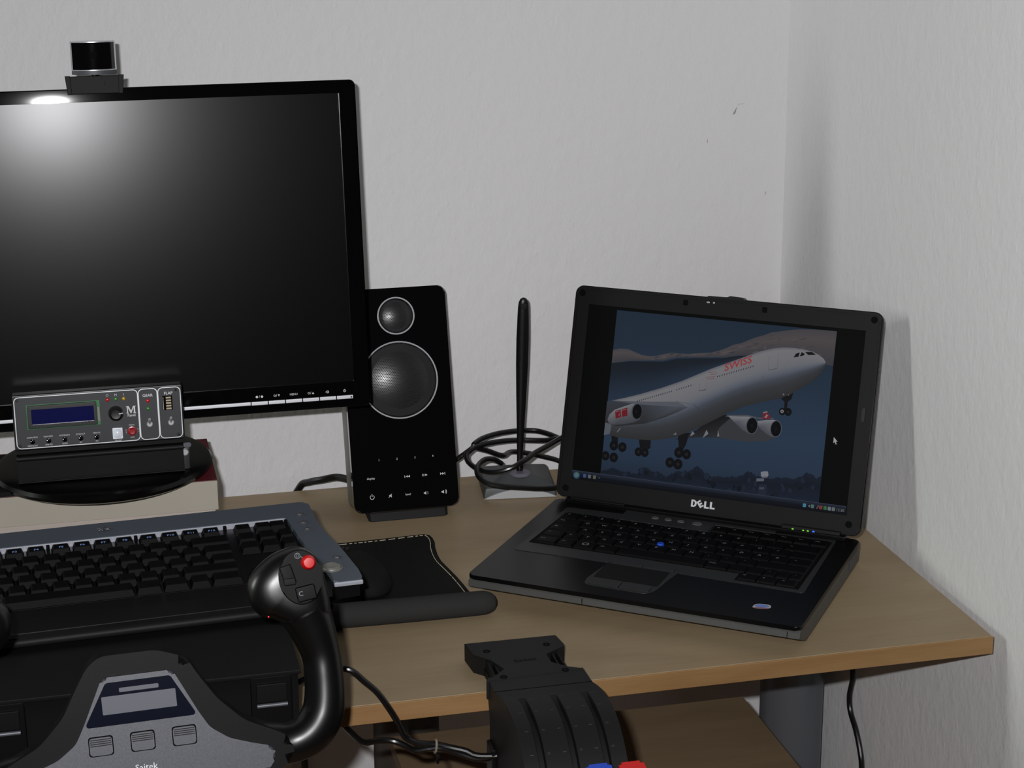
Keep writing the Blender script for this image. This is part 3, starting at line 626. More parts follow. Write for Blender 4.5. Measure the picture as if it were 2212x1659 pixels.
# maker's logo, letters cut from thin silver plate
b = nb(); y = -.0005
def dell(pts, ox, ang=0):
    prism(b, pts, 0, .0004, 'z', Mx=T((ox, y, .0136)) @ FACE @ Rz(rad(ang)))
h_ = .0038
def dring(ox):
    o_ = [(-.0030, -h_), (.0004, -h_), (.0026, -.0024), (.0032, 0), (.0026, .0024), (.0004, h_), (-.0030, h_), (-.0030, 0)]
    i_ = [(-.0010, -.0022), (.0000, -.0022), (.0008, -.0014), (.0011, 0), (.0008, .0014), (.0000, .0022), (-.0010, .0022), (-.0010, 0)]
    frame(b, [(ox + p[0], .0136 + p[1]) for p in o_], [(ox + p[0], .0136 + p[1]) for p in i_], y - .0004, y, 'y')
dring(-.0108)
dell([(-.0022, -h_), (.0026, -h_), (.0026, -.0022), (-.0002, -.0022), (-.0002, -.0010), (.0024, -.0010), (.0024, .0008), (-.0002, .0008), (-.0002, .0020), (.0026, .0020), (.0026, h_), (-.0022, h_)], -.0040, 38)
Lp = [(-.0022, -h_), (.0032, -h_), (.0032, -.0020), (.0000, -.0020), (.0000, h_), (-.0022, h_)]
dell(Lp, .0028); dell(Lp, .0092)
dput2('logo', b, 'silver_btn', label='silver maker logo')

# ---- the photograph shown on the laptop screen (flat image on the panel, lit by the backlight)
def screenmat():
    m = bpy.data.materials.new('screen_image'); m.use_nodes = True; nt = m.node_tree; p = nt.nodes['Principled BSDF']
    a = nt.nodes.new('ShaderNodeVertexColor'); a.layer_name = 'Col'
    p.inputs['Base Color'].default_value = (.002, .002, .002, 1); p.inputs['Roughness'].default_value = .5; p.inputs['Specular IOR Level'].default_value = .03
    nt.links.new(a.outputs['Color'], p.inputs['Emission Color']); p.inputs['Emission Strength'].default_value = .52
    return m
pv, pf_, pc = [], [], []; layer = [0]
def addpoly(pts, cols):
    layer[0] += 1; y = .00055 - layer[0] * .000012; s = len(pv)
    for p in pts: pv.append((p[0] / 1000, y, p[1] / 1000))
    pf_.append(list(range(s, s + len(pts))))
    pc.extend([S(*c)[:3] for c in (cols if isinstance(cols[0], (tuple, list)) else [cols] * len(pts))])
def addloft(rows, cols):
    """rows of equal-length point lists, one colour per row; one layer"""
    layer[0] += 1; y = .00055 - layer[0] * .000012; s = len(pv); n = len(rows[0])
    for r_, c in zip(rows, cols):
        for p in r_: pv.append((p[0] / 1000, y, p[1] / 1000)); pc.append(S(*c)[:3])
    for i in range(len(rows) - 1):
        for j in range(n - 1): pf_.append([s + i * n + j, s + i * n + j + 1, s + (i + 1) * n + j + 1, s + (i + 1) * n + j])
def resample(pts, n):
    L = [0]
    for a, b_ in zip(pts[:-1], pts[1:]): L.append(L[-1] + math.hypot(b_[0] - a[0], b_[1] - a[1]))
    out_ = []
    for i in range(n):
        d = L[-1] * i / (n - 1); j = 0
        while j < len(L) - 2 and L[j + 1] < d: j += 1
        t_ = (d - L[j]) / max(1e-9, L[j + 1] - L[j]); out_.append((pts[j][0] + (pts[j + 1][0] - pts[j][0]) * t_, pts[j][1] + (pts[j + 1][1] - pts[j][1]) * t_))
    return out_
XL, XR, ZT, ZB = -119.6, 122.4, 210.6, 29.6
addpoly([(-151.8, 22.6), (152.2, 22.6), (152.2, 213.8), (-151.8, 213.8)], (7, 8, 9))
addloft([[(XL, z), (0, z), (XR, z)] for z in (ZT, 180, 150, 120, 90, 60, ZB)], [(44, 58, 76), (46, 60, 78), (48, 64, 84), (52, 70, 92), (54, 73, 98), (52, 69, 92), (42, 54, 72)])
def clipx(P): return [(min(max(a, XL), XR), min(max(c, ZB), ZT)) for a, c in P]
mt_top = [(-119.6, 167.2), (-108, 170.5), (-100.1, 169.6), (-91, 166), (-81.9, 164.0), (-70, 165.5), (-60, 169), (-50.7, 171.3), (-39.1, 170.4), (-25, 173), (-6.8, 175.7), (5.4, 181.0), (14, 186), (24.2, 189.0), (34, 195), (44.2, 198.4), (54, 203), (64.2, 205.1), (76, 208), (91.2, 209.7), (105, 210.3), (122.4, 210.6)]
mt_bot = [(-119.6, 152.6), (-98.8, 157.4), (-82.8, 159.1), (-58.4, 161.8), (-50.1, 165.9), (-30.2, 168.0), (4.9, 171.5), (20.1, 175.0), (35, 176), (60, 176), (90, 175.5), (122.4, 174.6)]
a_, b_ = resample(mt_top, 30), resample(mt_bot, 30)
mid = lambda A, B, t_: [(p[0] + (q[0] - p[0]) * t_, p[1] + (q[1] - p[1]) * t_) for p, q in zip(A, B)]
addloft([a_, mid(a_, b_, .3), mid(a_, b_, .6), b_], [(88, 84, 90), (98, 92, 94), (88, 84, 88), (72, 74, 82)])
random.seed(3)
for i in range(46):                      # rock and snow streaks on the ridge
    k = random.randint(6, 27); t_ = random.uniform(.12, .8); p = mid(a_, b_, t_)[k]; L_ = random.uniform(2, 7); c = random.choice([(74, 74, 82), (66, 68, 80), (108, 102, 104), (80, 78, 84)])
    addpoly(clipx([(p[0] - L_, p[1] - L_ * .25), (p[0], p[1] - .5), (p[0] + L_, p[1] + L_ * .3), (p[0] + .5, p[1] + .8)]), c)
h_top = resample([(-119.6, 152.6), (-98.8, 156.8), (-82.8, 158.2), (-58.4, 160.5), (-50.1, 163.9), (-30.2, 166.8), (4.9, 170.6), (20.1, 174.6), (29.8, 176.0)], 24)
h_bot = resample([(-119.6, 111.2), (-83.3, 118), (-38.8, 138), (-6.4, 154), (20.6, 168), (30, 174)], 24)
addloft([h_top, mid(h_top, h_bot, .3), mid(h_top, h_bot, .65), h_bot], [(34, 40, 50), (38, 46, 58), (46, 58, 76), (50, 65, 86)])
tr_top = [(-119.6, 34.7), (-112, 37), (-106.8, 40.0), (-98, 38), (-93.2, 37.8), (-85, 36), (-78.3, 36.5), (-71.8, 44.3), (-64, 44), (-60, 41), (-54.2, 42.7), (-49, 39), (-45.0, 38.3), (-36.9, 43.5), (-30, 46), (-25.7, 46.3), (-18, 48), (-12.0, 53.8), (-7, 51), (-2.9, 47.7), (4, 45), (11.5, 45.4), (24, 46.5), (36.6, 48.6), (44.3, 55.0), (49, 54), (53.1, 50.7), (66.8, 50.4), (76, 52), (85.9, 52.8), (95, 53.5), (102.2, 56.8), (105.8, 61.3), (109, 60.5), (112.6, 59.9), (118, 57), (122.4, 59.5)]
t1_ = resample(tr_top, 150); t1_ = [(a, c + (random.uniform(-1.1, 1.0) if 0 < i < 149 else 0)) for i, (a, c) in enumerate(t1_)]
t2_ = [(a, ZB) for a, c in t1_]
addloft([t1_, mid(t1_, t2_, .35), t2_], [(34, 42, 58), (29, 36, 48), (36, 46, 64)])
for i in range(60):
    k = random.randint(8, 146); t_ = random.uniform(.15, .9); p = mid(t1_, t2_, t_)[k]; r_ = random.uniform(1.2, 4.0)
    c = random.choice([(24, 30, 40), (27, 33, 44), (40, 50, 68), (31, 39, 52)]); addpoly(clipx([(p[0] + r_ * math.cos(a) * random.uniform(.5, 1), p[1] + 1.3 * r_ * math.sin(a) * random.uniform(.5, 1)) for a in [k2 * .8976 for k2 in range(7)]]), c)
addpoly([(57.5, 30), (66.5, 30.6), (66.2, 44), (57.8, 43)], (42, 50, 66)); addpoly([(54.5, 45.4), (62.5, 46.6), (62.4, 49.6), (54.4, 48.6)], (112, 116, 130)); addpoly([(58.4, 37.5), (63.5, 38.0), (63.4, 40.4), (58.3, 39.8)], (76, 84, 104)); addpoly([(55.0, 42.6), (66.2, 43.6), (66.3, 45.4), (55.0, 44.4)], (30, 36, 48))
addpoly([(58.2, 55.8), (61.5, 57.0), (65.8, 57.4), (66.8, 53.4), (65.0, 50.4), (61.0, 50.2), (58.8, 51.8)], (150, 152, 162)); addpoly([(60.5, 51.2), (63.0, 50.0), (65.5, 51.0), (64.8, 52.2)], (110, 114, 126))
# far wing, engines on the far side and tail fin
addpoly([(-40, 78), (-22.4, 82.6), (-8, 85), (12, 86.0), (36, 85.6), (40.4, 92), (40.9, 108), (18.5, 112), (1.9, 108.8), (-16.2, 91.6)], [(48, 48, 52), (54, 54, 58), (52, 53, 58), (62, 64, 68), (66, 68, 72), (64, 66, 70), (52, 52, 56), (30, 31, 34), (30, 31, 34), (40, 40, 44)])
addpoly([(9.9, 86.4), (36.8, 85.5), (62.9, 89.2), (73.8, 96.6), (60, 100.8), (28.0, 102.2), (18.9, 108.0), (7.5, 95.7)], (70, 72, 76))
addpoly([(14, 109.4), (40, 112.2), (52, 111.0), (66, 112.8), (66, 114.0), (50, 112.4), (38, 113.8), (16, 111.6)], (96, 98, 106))
addpoly([(53.9, 118.7), (58.1, 120.3), (62.8, 113.0), (54.3, 110.9)], (140, 40, 46)); addpoly([(53.9, 118.7), (58.1, 120.3), (58.9, 119.0), (53.9, 117.3)], (140, 138, 142)); addpoly([(55.6, 114.0), (59.6, 116.2), (59.9, 115.4), (56.0, 113.1)], (165, 150, 154)); addpoly([(57.4, 116.8), (58.4, 116.9), (58.4, 112.9), (57.2, 112.9)], (165, 150, 154))
def engine(body, lip, cb, cb2):
    addpoly(body, [cb if i < len(body) / 2 else cb2 for i in range(len(body))]); addpoly(lip, (96, 98, 106)); cx = sum(p[0] for p in lip) / len(lip); cz = sum(p[1] for p in lip) / len(lip)
    addpoly([(cx + (p[0] - cx) * .86, cz + (p[1] - cz) * .9) for p in lip], (15, 16, 20)); addpoly(circ(cx, cz, 1.3, 8, 2), (26, 27, 32))
engine([(16.8, 110.3), (28, 111.2), (38.1, 112.2), (44, 112.0), (46, 94.5), (41.8, 94.3), (34.2, 97.2), (24.9, 104.0)], circ(43.6, 103.2, 6.6, 16, 9.2), (150, 152, 160), (92, 94, 104))
engine([(49.0, 108.7), (58, 110.8), (66.0, 112.0), (70, 111.6), (71, 94.4), (65.9, 93.9), (59.3, 96.6), (51.1, 102.1)], circ(69.6, 102.8, 6.4, 16, 9.0), (150, 152, 160), (92, 94, 104))
# near undercarriage struts behind the fuselage belly
for q in ([(-112.2, 83.2), (-104.2, 84.1), (-102.6, 66), (-106, 63), (-109.7, 66.7)], [(-79.5, 74.4), (-65.8, 76.0), (-65.5, 66.3), (-71, 62), (-77.1, 65.0)], [(-36.4, 85.1), (-23.7, 87.9), (-26.0, 75.5), (-29.0, 68), (-33.0, 66), (-34.0, 72)], [(71.8, 143.0), (84.3, 144.9), (82.7, 135.5), (79.2, 132.6), (78.8, 122.5), (75.8, 122.2), (75.7, 132.0), (71.9, 134.6)]): addpoly(q, (26, 27, 31))
# fuselage
ft = resample([(-119.6, 110.8), (-100, 117), (-83.3, 122.8), (-60, 132), (-38.8, 141.5), (-6.4, 158.6), (20.6, 171.0), (43.2, 181.7), (56.6, 186.1), (66, 188.2), (77.0, 189.1), (90.7, 188.8), (101.8, 186.6), (108, 183.8), (112.5, 180.6), (114.6, 177.2)], 60)
fb = resample([(-119.6, 79), (-112, 74.6), (-101.5, 73.2), (-84, 73.6), (-66.4, 74.6), (-54, 77), (-40.9, 80.4), (-16.4, 92.9), (2.3, 104.7), (18.2, 114.7), (31.5, 121.7), (50, 128.5), (71.7, 135.6), (83, 141.5), (92.3, 148.6), (101, 155), (107.3, 161.0), (112, 167.4), (114.4, 172.4), (114.8, 176.6)], 60)
addloft([mid(ft, fb, t_) for t_ in (0, .06, .25, .42, .52, .62, .75, 1)], [(118, 120, 130), (146, 146, 150), (142, 142, 147), (132, 134, 142), (112, 118, 132), (84, 90, 102), (70, 72, 77), (60, 60, 62)])
addpoly([(-119.6, 92), (-117.2, 91), (-112, 85), (-113, 76), (-119.6, 74)], (104, 110, 122))
def fpt(u_, t_):
    i = min(58, int(u_ * 59)); f_ = u_ * 59 - i; A = mid(ft, fb, t_); return (A[i][0] + (A[i + 1][0] - A[i][0]) * f_, A[i][1] + (A[i + 1][1] - A[i][1]) * f_)
addpoly([(80.1, 179.0), (82.4, 183.3), (86.3, 185.0), (85.4, 180.5)], (24, 25, 30)); addpoly([(86.7, 181.0), (88.3, 185.6), (91.9, 183.8), (90.1, 181.8)], (24, 25, 30)); addpoly([(91.7, 186.0), (99.1, 186.7), (103.7, 184.1), (95.4, 183.2)], (24, 25, 30))
def winrow(p, q, n):
    for i in range(n):
        x = p[0] + (q[0] - p[0]) * i / (n - 1); z = p[1] + (q[1] - p[1]) * i / (n - 1); addpoly([(x - .45, z - .9), (x + .35, z - .8), (x + .6, z + .9), (x - .2, z + .8)], (50, 54, 70))
winrow((-85.4, 114.9), (-48.4, 129.6), 17); winrow((-42.6, 132.0), (-27.4, 138.2), 7); winrow((.6, 150.6), (38.2, 165.4), 16)
def pl(p, q, wd, c): 
    dx, dz = q[0] - p[0], q[1] - p[1]; L_ = math.hypot(dx, dz); nx, nz = -dz / L_ * wd / 2, dx / L_ * wd / 2
    addpoly([(p[0] + nx, p[1] + nz), (q[0] + nx, q[1] + nz), (q[0] - nx, q[1] - nz), (p[0] - nx, p[1] - nz)], c)
D1 = [(54.7, 177.8), (54.9, 162.9), (64.3, 165.9), (64.1, 180.8)]
pl(D1[0], D1[1], .35, (112, 114, 122)); pl(D1[1], D1[2], .6, (96, 98, 104)); pl(D1[2], D1[3], .35, (112, 114, 122))
D2 = [(-18.0, 140.9), (-17.6, 133.4), (-10.3, 135.6), (-10.7, 143.1)]
pl(D2[0], D2[1], .4, (112, 114, 122)); pl(D2[1], D2[2], .7, (84, 86, 92)); pl(D2[2], D2[3], .3, (116, 118, 126))
pl((-22, 118.5), (-6, 104.5), .5, (70, 72, 78)); pl((-42, 119.6), (-22, 118.2), .5, (100, 102, 110)); pl((48.5, 184.6), (49.5, 187.4), .6, (130, 130, 134)); pl((49.5, 154), (50.5, 156.6), .8, (128, 90, 96))
for i, (x0_, x1_) in enumerate(((-9.5, -1.2), (-7.5, 0), (-12, -1.6), (-10.6, -2.4))): z_ = 153.6 - i * 2.0 + (1.2 if i < 2 else 0); pl((x0_, z_ - 1), (x1_, z_ + .8), .55, (140, 84, 88))
# near wing and its engine
addpoly([(-119.6, 111.0), (-113.8, 112.4), (-82.4, 114.8), (-50.7, 118.2), (-40.8, 119.1), (-34, 117.2), (-28.2, 114.4), (-38, 108.6), (-52, 101.2), (-74.1, 91.8), (-105.8, 85.3), (-119.6, 88)], [(70, 74, 84)] * 5 + [(96, 102, 114), (90, 96, 108), (70, 72, 78), (58, 60, 64), (56, 57, 60), (54, 55, 58), (56, 57, 60)])
addpoly([(-113.8, 112.0), (-82.4, 114.5), (-56, 117.6), (-40.8, 119.1), (-30.2, 115.2), (-46, 113.4), (-80, 111.8)], (104, 108, 118))
addpoly([(-117, 91.2), (-115.4, 97), (-110.0, 102.8), (-100, 107.5), (-90.9, 111.5), (-84, 112.2), (-80, 95.4), (-88, 91.2), (-97.3, 88.6), (-108, 86.6), (-114.7, 86.8)], [(112, 114, 122), (134, 136, 144), (146, 148, 154), (148, 150, 156), (146, 148, 154), (128, 130, 138), (76, 80, 90), (80, 84, 92), (82, 84, 92), (84, 86, 94), (92, 94, 102)])
addpoly([(-109.3, 101.5), (-103.2, 104.0), (-101.8, 95.8), (-107.8, 93.4)], (128, 36, 44)); addpoly([(-102.2, 104.4), (-95.9, 106.7), (-94.7, 98.0), (-100.8, 96.1)], (128, 36, 44)); pl((-108.6, 100.4), (-104.2, 102.2), .8, (150, 110, 116)); pl((-101.4, 103.2), (-96.8, 104.8), .8, (150, 110, 116)); pl((-104.6, 96.8), (-103.8, 99.2), .7, (160, 120, 126))
addpoly(circ(-84.6, 103.8, 6.2, 18, 8.8), (84, 88, 98)); addpoly(circ(-84.2, 103.7, 5.3, 18, 8.0), (15, 16, 20)); addpoly(circ(-85.4, 103.8, 1.4, 8, 2.2), (28, 29, 34))
addpoly([(-22.6, 83.9), (-20.3, 89.9), (-17.4, 87.4)], (140, 142, 150)); addpoly([(-8.3, 84.0), (-5.0, 93.2), (-2.4, 89.2)], (140, 142, 150)); addpoly([(7.4, 87.3), (7.8, 94.6), (9.7, 87.9)], (140, 142, 150)); addpoly([(-41.6, 83.6), (-38.4, 86.6), (-37.4, 83.8)], (120, 122, 130))
for x, z, r_ in ((-106.7, 64.2, 4.9), (-96.8, 63.6, 4.8), (-115.0, 51.9, 4.6), (-105.4, 51.3, 4.8), (-78.1, 60.7, 4.3), (-70.8, 60.8, 4.4), (-32.8, 65.4, 5.2), (-24.1, 64.6, 4.9), (-41.6, 53.7, 5.0), (-32.5, 52.9, 5.1), (74.6, 121.6, 3.5), (80.9, 121.9, 3.8)):
    addpoly(clipx(circ(x, z, r_, 18, r_ * 1.12)), (20, 21, 24)); addpoly(clipx(circ(x, z, r_ * .38, 10)), (40, 41, 44))
addpoly(circ(74.4, 121.8, 1.9, 12), (140, 140, 144)); addpoly(circ(74.4, 121.8, .7, 8), (40, 40, 44)); addpoly(circ(74.0, 139.6, 1.0, 8), (130, 130, 134)); addpoly(circ(79.4, 139.8, .8, 8), (110, 110, 116)); pl((-104.5, 79), (-101, 84), .9, (130, 132, 140))
# task bar and mouse pointer
addloft([[(-151.8, z), (152.2, z)] for z in (32.0, 31.4, 27, 22.6)], [(78, 86, 102), (46, 54, 70), (24, 28, 38), (16, 18, 24)])
addpoly(circ(-146, 26.9, 4.0, 20), (52, 84, 104)); addpoly(circ(-146, 27.2, 2.7, 16), (92, 128, 140)); addpoly([(-147.6, 27.4), (-146.2, 27.6), (-146.2, 29.2), (-147.4, 28.8)], (150, 90, 60)); addpoly([(-145.8, 27.6), (-144.4, 27.4), (-144.6, 28.8), (-145.8, 29.2)], (90, 140, 60))
for x, c in ((-136.5, (70, 98, 150)), (-130.8, (112, 116, 124)), (-125, (110, 108, 100)), (108.5, (80, 150, 180)), (117.0, (92, 128, 130)), (125.8, (150, 66, 66)), (130.3, (62, 130, 70)), (134.8, (132, 138, 150)), (139.1, (120, 128, 130))): addpoly(rrect(x - 1.7, x + 1.7, 25.4, 29.2, .6, 3), c)
addpoly([(112.4, 27.2), (114.2, 28.6), (114.2, 25.8)], (140, 142, 146)); addpoly(circ(-119.4, 27.2, .8, 8), (60, 90, 110)); addpoly([(121.0, 25.6), (122.2, 25.6), (124.0, 29.0), (122.8, 29.0)], (120, 110, 112))
addpoly([(131.6, 101.5), (131.7, 95.2), (133.1, 96.6), (134.3, 94.0), (135.3, 94.5), (134.2, 97.0), (136.1, 97.1)], (190, 190, 192))
me = bpy.data.meshes.new('screen_picture'); me.from_pydata(pv, [], pf_); at = me.color_attributes.new('Col', 'FLOAT_COLOR', 'POINT')
for i, c in enumerate(pc): at.data[i].color = (c[0], c[1], c[2], 1)
me.materials.append(screenmat()); pic = bpy.data.objects.new('screen_picture', me); COL.objects.link(pic); pic.parent = lid; pic['label'] = 'lit screen showing a white airliner over trees'
b = nb(); yl = .00055 - (layer[0] + 6) * .000012
M['swiss_red'] = mat('lit_red_lettering', S(20, 4, 5), .5, emit=(S(160, 30, 40), .55)); M['lit_grey'] = mat('lit_grey_lettering', S(6, 6, 6), .5, emit=(S(130, 134, 140), .5))
SW = T((.0212, yl, .1660)) @ FACE @ Rz(rad(23.5)); text(b, 'SWISS', .0100, SW, shear=.32, weight=.00022, sx=1.18)
dput2('airline_lettering', b, 'swiss_red', recalc=False)
dput2('clock_lettering', text(nb(), '12:30', .0040, T((.1462, yl, .0270)) @ FACE), 'lit_grey', recalc=False)

# ------------------------------------------------------------------ keyboard lying on the yoke housing
KT = T((-.6144, -.3382, .848)) @ Rz(rad(3.3)) @ Rx(.0798)
kb = thing('keyboard', 'black keyboard with blue-grey silver frame resting on the flight yoke housing', 'keyboard', mtx=KT)
def kput(n, bm, m, **k): return put(n, bm, m, kb, **k)
XK = -.395
wing = [(-.004, .0025), (.0030, .0005), (.0048, -.0060), (.0044, -.0358), (.0055, -.052), (.0082, -.0708), (.0150, -.1039), (.0190, -.1345), (.0216, -.1540), (.0216, -.1725), (-.0048, -.1733), (-.0038, -.1640), (-.0085, -.1287), (-.0135, -.100), (-.0178, -.0758), (-.0215, -.0345), (-.0220, -.0290), (XK, -.0290), (XK, .0025)]
kput('silver_frame', prism(nb(), rpoly(wing, .004), -.0050, .0, 'z', .0018, 3), 'kb_silver', label='blue-grey silver top frame and right wing')
kput('frame_lip', box(nb(), XK, -.0222, -.0306, -.0290, -.0060, -.0004, .0004), 'kb_edge', label='pale inner lip behind the function keys')
kput('wing_edge', box(nb(), -.0046, .0214, -.1752, -.1728, -.0046, -.0006, .0009), 'kb_edge', label='pale front edge of the wing')
tray = [(-.006, .0), (.0020, -.004), (.0030, -.06), (.0125, -.11), (.0190, -.150), (.0190, -.1715), (-.0070, -.1725), (-.0090, -.1900), (XK, -.1900), (XK, .0)]
kput('tray', prism(nb(), tray, -.0180, -.0052, 'z', .001), 'black_satin')
for x in (-.066, -.286):
    kput('foot', box(nb(), x - .012, x + .012, -.092, -.080, -.0292, -.018, .001), 'black_satin')
    kput('front_foot', box(nb(), x - .012, x + .012, -.182, -.174, -.0216, -.018, .0005), 'void')
def kkey(x, y, w_, d_): place_key(kb, x, y, -.0062, w_ - .0010, d_ - .0010, .0074, .0026, 'key')
FX = [-.345, -.3117, -.2926, -.2736, -.2545, -.2323, -.2132, -.1944, -.1749, -.1528, -.1332, -.1141, -.0950]
b = nb()
for i, x in enumerate(FX):
    kkey(x, -.0405, .0188, .0160)
    if i: text(b, 'F%d' % i, .0046, T((x + .0004, -.0432, .00132)), weight=.00008)
kput('function_legends', b, 'blue_print', recalc=False)
for x in (-.0652, -.0461, -.0325): kkey(x, -.0405, .0182, .0160)
for x in (-.2434, -.1638, -.0810, -.0230): kput('key_bar_rib', box(nb(), x - .0016, x + .0016, -.0345, -.0306, -.0062, -.0008, .0006), 'key')
ux = .0190
def krow(y, units, x0=-.3650):
    x = x0
    for un in units: kkey(x + un * ux / 2, y, un * ux, ux); x += un * ux
krow(-.0610, [1] * 13 + [2]); krow(-.0800, [1.5] + [1] * 12 + [1.5]); krow(-.0990, [1.75] + [1] * 12 + [1.25]); krow(-.1180, [1.25, 1] + [1] * 10 + [2.75]); krow(-.1370, [1.5, 1.25, 1.25, 6, 1.25, 1.25, 1, 1.5])
for y in (-.0610, -.0800): krow(y, [1, 1, .85], -.0740)
krow(-.1180, [1], -.0550); krow(-.1370, [1, 1, .85], -.0740)
kput('key_bed', box(nb(), XK, -.0140, -.1480, -.0300, -.0068, -.0060), 'void')
b = nb(); prism(b, [(-.1475, -.0050), (-.1500, -.0078), (-.1890, -.0100), (-.1890, -.0180), (-.1475, -.0180)], XK, -.0090, 'x', .0006); kput('palm_rest', b, 'black_satin')
kput('palm_rest_edge', tube(nb(), [(XK, -.1905, -.0135), (-.0100, -.1905, -.0135)], .0040, 14, 1), 'dark_grey', label='rounded front edge of the palm rest')
for x, y, r_ in ((-.0080, -.0259, .0043), (-.0078, -.0448, .0048), (-.0070, -.0596, .0040), (.0078, -.1261, .0044)):
    kput('media_button', lathe(nb(), [(r_, -.0006), (r_, .0006), (r_ * .82, .0011), (r_ * .66, .0004), (r_ * .5, .0016), (0, .0020)], 24, T((x, y, 0))), 'silver')
kput('volume_dial', lathe(nb(), [(.0098, -.0006), (.0098, .0005), (.0090, .0009), (.0088, .0002), (.0080, .0018), (.0060, .0026), (0, .0016)], 36, T((-.0012, -.1452, 0)) @ Matrix.Diagonal((1, .95, 1, 1))), 'spk_side', label='round media dial')
b = nb()
for a, l_ in ((20, .0066), (70, .005), (118, .0052), (160, .0066), (205, .0058), (245, .0045), (300, .0045), (335, .0058)):
    tube(b, [(0, 0, .0008, .0014), (math.cos(rad(a)) * l_ * .6, math.sin(rad(a)) * l_ * .5, .0012, .0011), (math.cos(rad(a)) * l_, math.sin(rad(a)) * l_ * .8, .0004, .0005)], 0, 6, 3, Mx=T((-.1910, -.0135, 0)))
kput('emblem', b, 'silver', label='small cast metal emblem')

# ------------------------------------------------------------------ flight yoke
YT = T((-.786, -.52, DZ))
yk = thing('flight_yoke', 'black flight yoke with silver display panel clamped to the desk front edge', 'flight yoke', mtx=YT)
yi = (.786, .52, -DZ)
def yput(n, bm, m, **k): return put(n, bm, m, yk, yi, **k)
b = nb(); prism(b, [(-.400, .7402), (-.400, .806), (-.405, .8100), (-.514, .8100), (-.6340, .8100), (-.6290, .790), (-.6290, .7405)], -.917, -.657, 'x', .0015); yput('housing', b, 'black_matte')
yput('top_plate', box(nb(), -.919, -.6550, -.6368, -.5150, .8085, .8122, .0008, 2), 'black_matte')
b = nb(); text(b, 'PRO FLIGHT YOKE SYSTEM', .0098, T((-.8026, -.5262, .8124)), align='RIGHT', sx=1.12, weight=.00010); yput('title_lettering', b, 'dim_print', recalc=False)
b = nb(); text(b, 'Saitek', .0125, T((-.7930, -.4935, .8101)) @ Rz(rad(1)), sx=1.15, depth=.0008, weight=.0002); yput('embossed_logo', b, 'silver', label='raised maker logo')
for x in (-.6795, -.8925):
    yput('clamp_block', box(nb(), x - .017, x + .017, -.6340, -.6280, .758, .8085, .002), 'black_satin')
    yput('clamp_lever', box(nb(), x - .0125, x + .0125, -.6365, -.6330, .7855, .8020, .001), 'black_matte')
    yput('clamp_bar', tube(nb(), [(x - .0125, -.6372, .7835), (x + .0125, -.6372, .7835)], .0017, 12, 1), 'leg_grey')
yput('shaft', lathe(nb(), [(.016, 0), (.016, .10)], 28, T((-.786, -.628, .788)) @ Rx(math.pi / 2)), 'black_satin')
WMx = T((-.786, -.52, DZ)).inverted() @ T((-.7861, -.715, .827)) @ Rx(rad(-18)) @ Ry(rad(-1.3))
wloc, wrot = WMx.to_translation(), WMx.to_euler()
def wput(n, bm, m, parent=None, **k):
    return put(n, bm, m, parent, **k) if parent else put(n, bm, m, yk, wloc, wrot, **k)
col = [(.131, .008, .062, .0200), (.1365, .010, .048, .0182), (.1415, .012, .028, .0156), (.1425, .012, .010, .0155), (.1412, .012, -.010, .0163), (.1370, .012, -.0235, .0170), (.1270, .012, -.0345, .0168), (.1120, .012, -.0398, .0160), (.0930, .012, -.0385, .0172), (.0780, .014, -.0360, .0180)]
head = [(.1296, .1125), (.1390, .1090), (.1450, .1020), (.1495, .0885), (.1520, .0700), (.1510, .0560), (.1430, .0480), (.1290, .0470), (.1160, .0530), (.1060, .0585), (.0990, .0605), (.0930, .0665), (.0893, .0750), (.0890, .0850), (.0925, .0935), (.0990, .1005), (.1090, .1075), (.1200, .1115)]
def smooth(P, n=3): return [(v.x, v.y) for v in cr([(a, c, 0) for a, c in P], n, True)]
for s in (1, -1):
    rim = wput('wheel_rim', tube(nb(), [(p[0] * s, p[1], p[2], p[3]) for p in col], 0, 24, 6), 'grip', angle=60)
    hd = smooth(head)
    hd = [(a * s, c) for a, c in hd]
    g_ = wput('grip_head', puff(nb(), hd, .006, .017, .026, 8, .55), 'grip', angle=70)
    if s == 1:
        pod = [(x, z) for x, z in circ(.1295, .0895, .0170, 32, .0212)]
        put('control_face', prism(nb(), pod, -.0142, -.004, 'y', .0012), 'yoke_black', g_)
        put('red_button', lathe(nb(), [(.0058, 0), (.0058, .0018), (.0053, .0026), (.0046, .0054), (.0038, .0062), (0, .0064)], 28, T((.1362, -.0140, .1003)) @ Rx(math.pi / 2)), 'red', g_, label='round red button')
        b = nb(); ring(b, .1283, .1062, .0023, .0004, -.0144, 18); ring(b, .1283, .1062, .0012, .0003, -.0144, 14); flat(b, [(.0018, -.0008), (.0052, -.0028), (.0052, -.0025), (.0020, -.0004)], up_at(.1283, -.0144, .1062))
        text(b, 'C', .0052, up_at(.1277, -.0196, .0772)); text(b, '=', .0040, up_at(.1195, -.0172, .0890))
        put('control_marks', b, 'grey_print', g_, recalc=False)
        put('rocker_switch', box(nb(), .1150, .1242, -.0170, -.0138, .0850, .1000, .0012, Mx=T((.1196, 0, .0925)) @ Ry(rad(-14)) @ T((-.1196, 0, -.0925))), 'yoke_black', g_)
        put('rocker_switch', box(nb(), .1158, .1250, -.0185, -.0138, .0845, .0900, .0010), 'black_matte', g_)
        put('hat_switch', box(nb(), .1245, .1395, -.0195, -.0138, .0715, .0830, .0012, Mx=T((.132, 0, .0772)) @ Ry(rad(-8)) @ T((-.132, 0, -.0772))), 'yoke_black', g_)
        put('status_light', lathe(nb(), [(.0006, 0), (.0006, .0006), (0, .0008)], 10, T((.1022, -.0098, .0618)) @ Rx(math.pi / 2)), 'led_r', g_, label='tiny red status light')
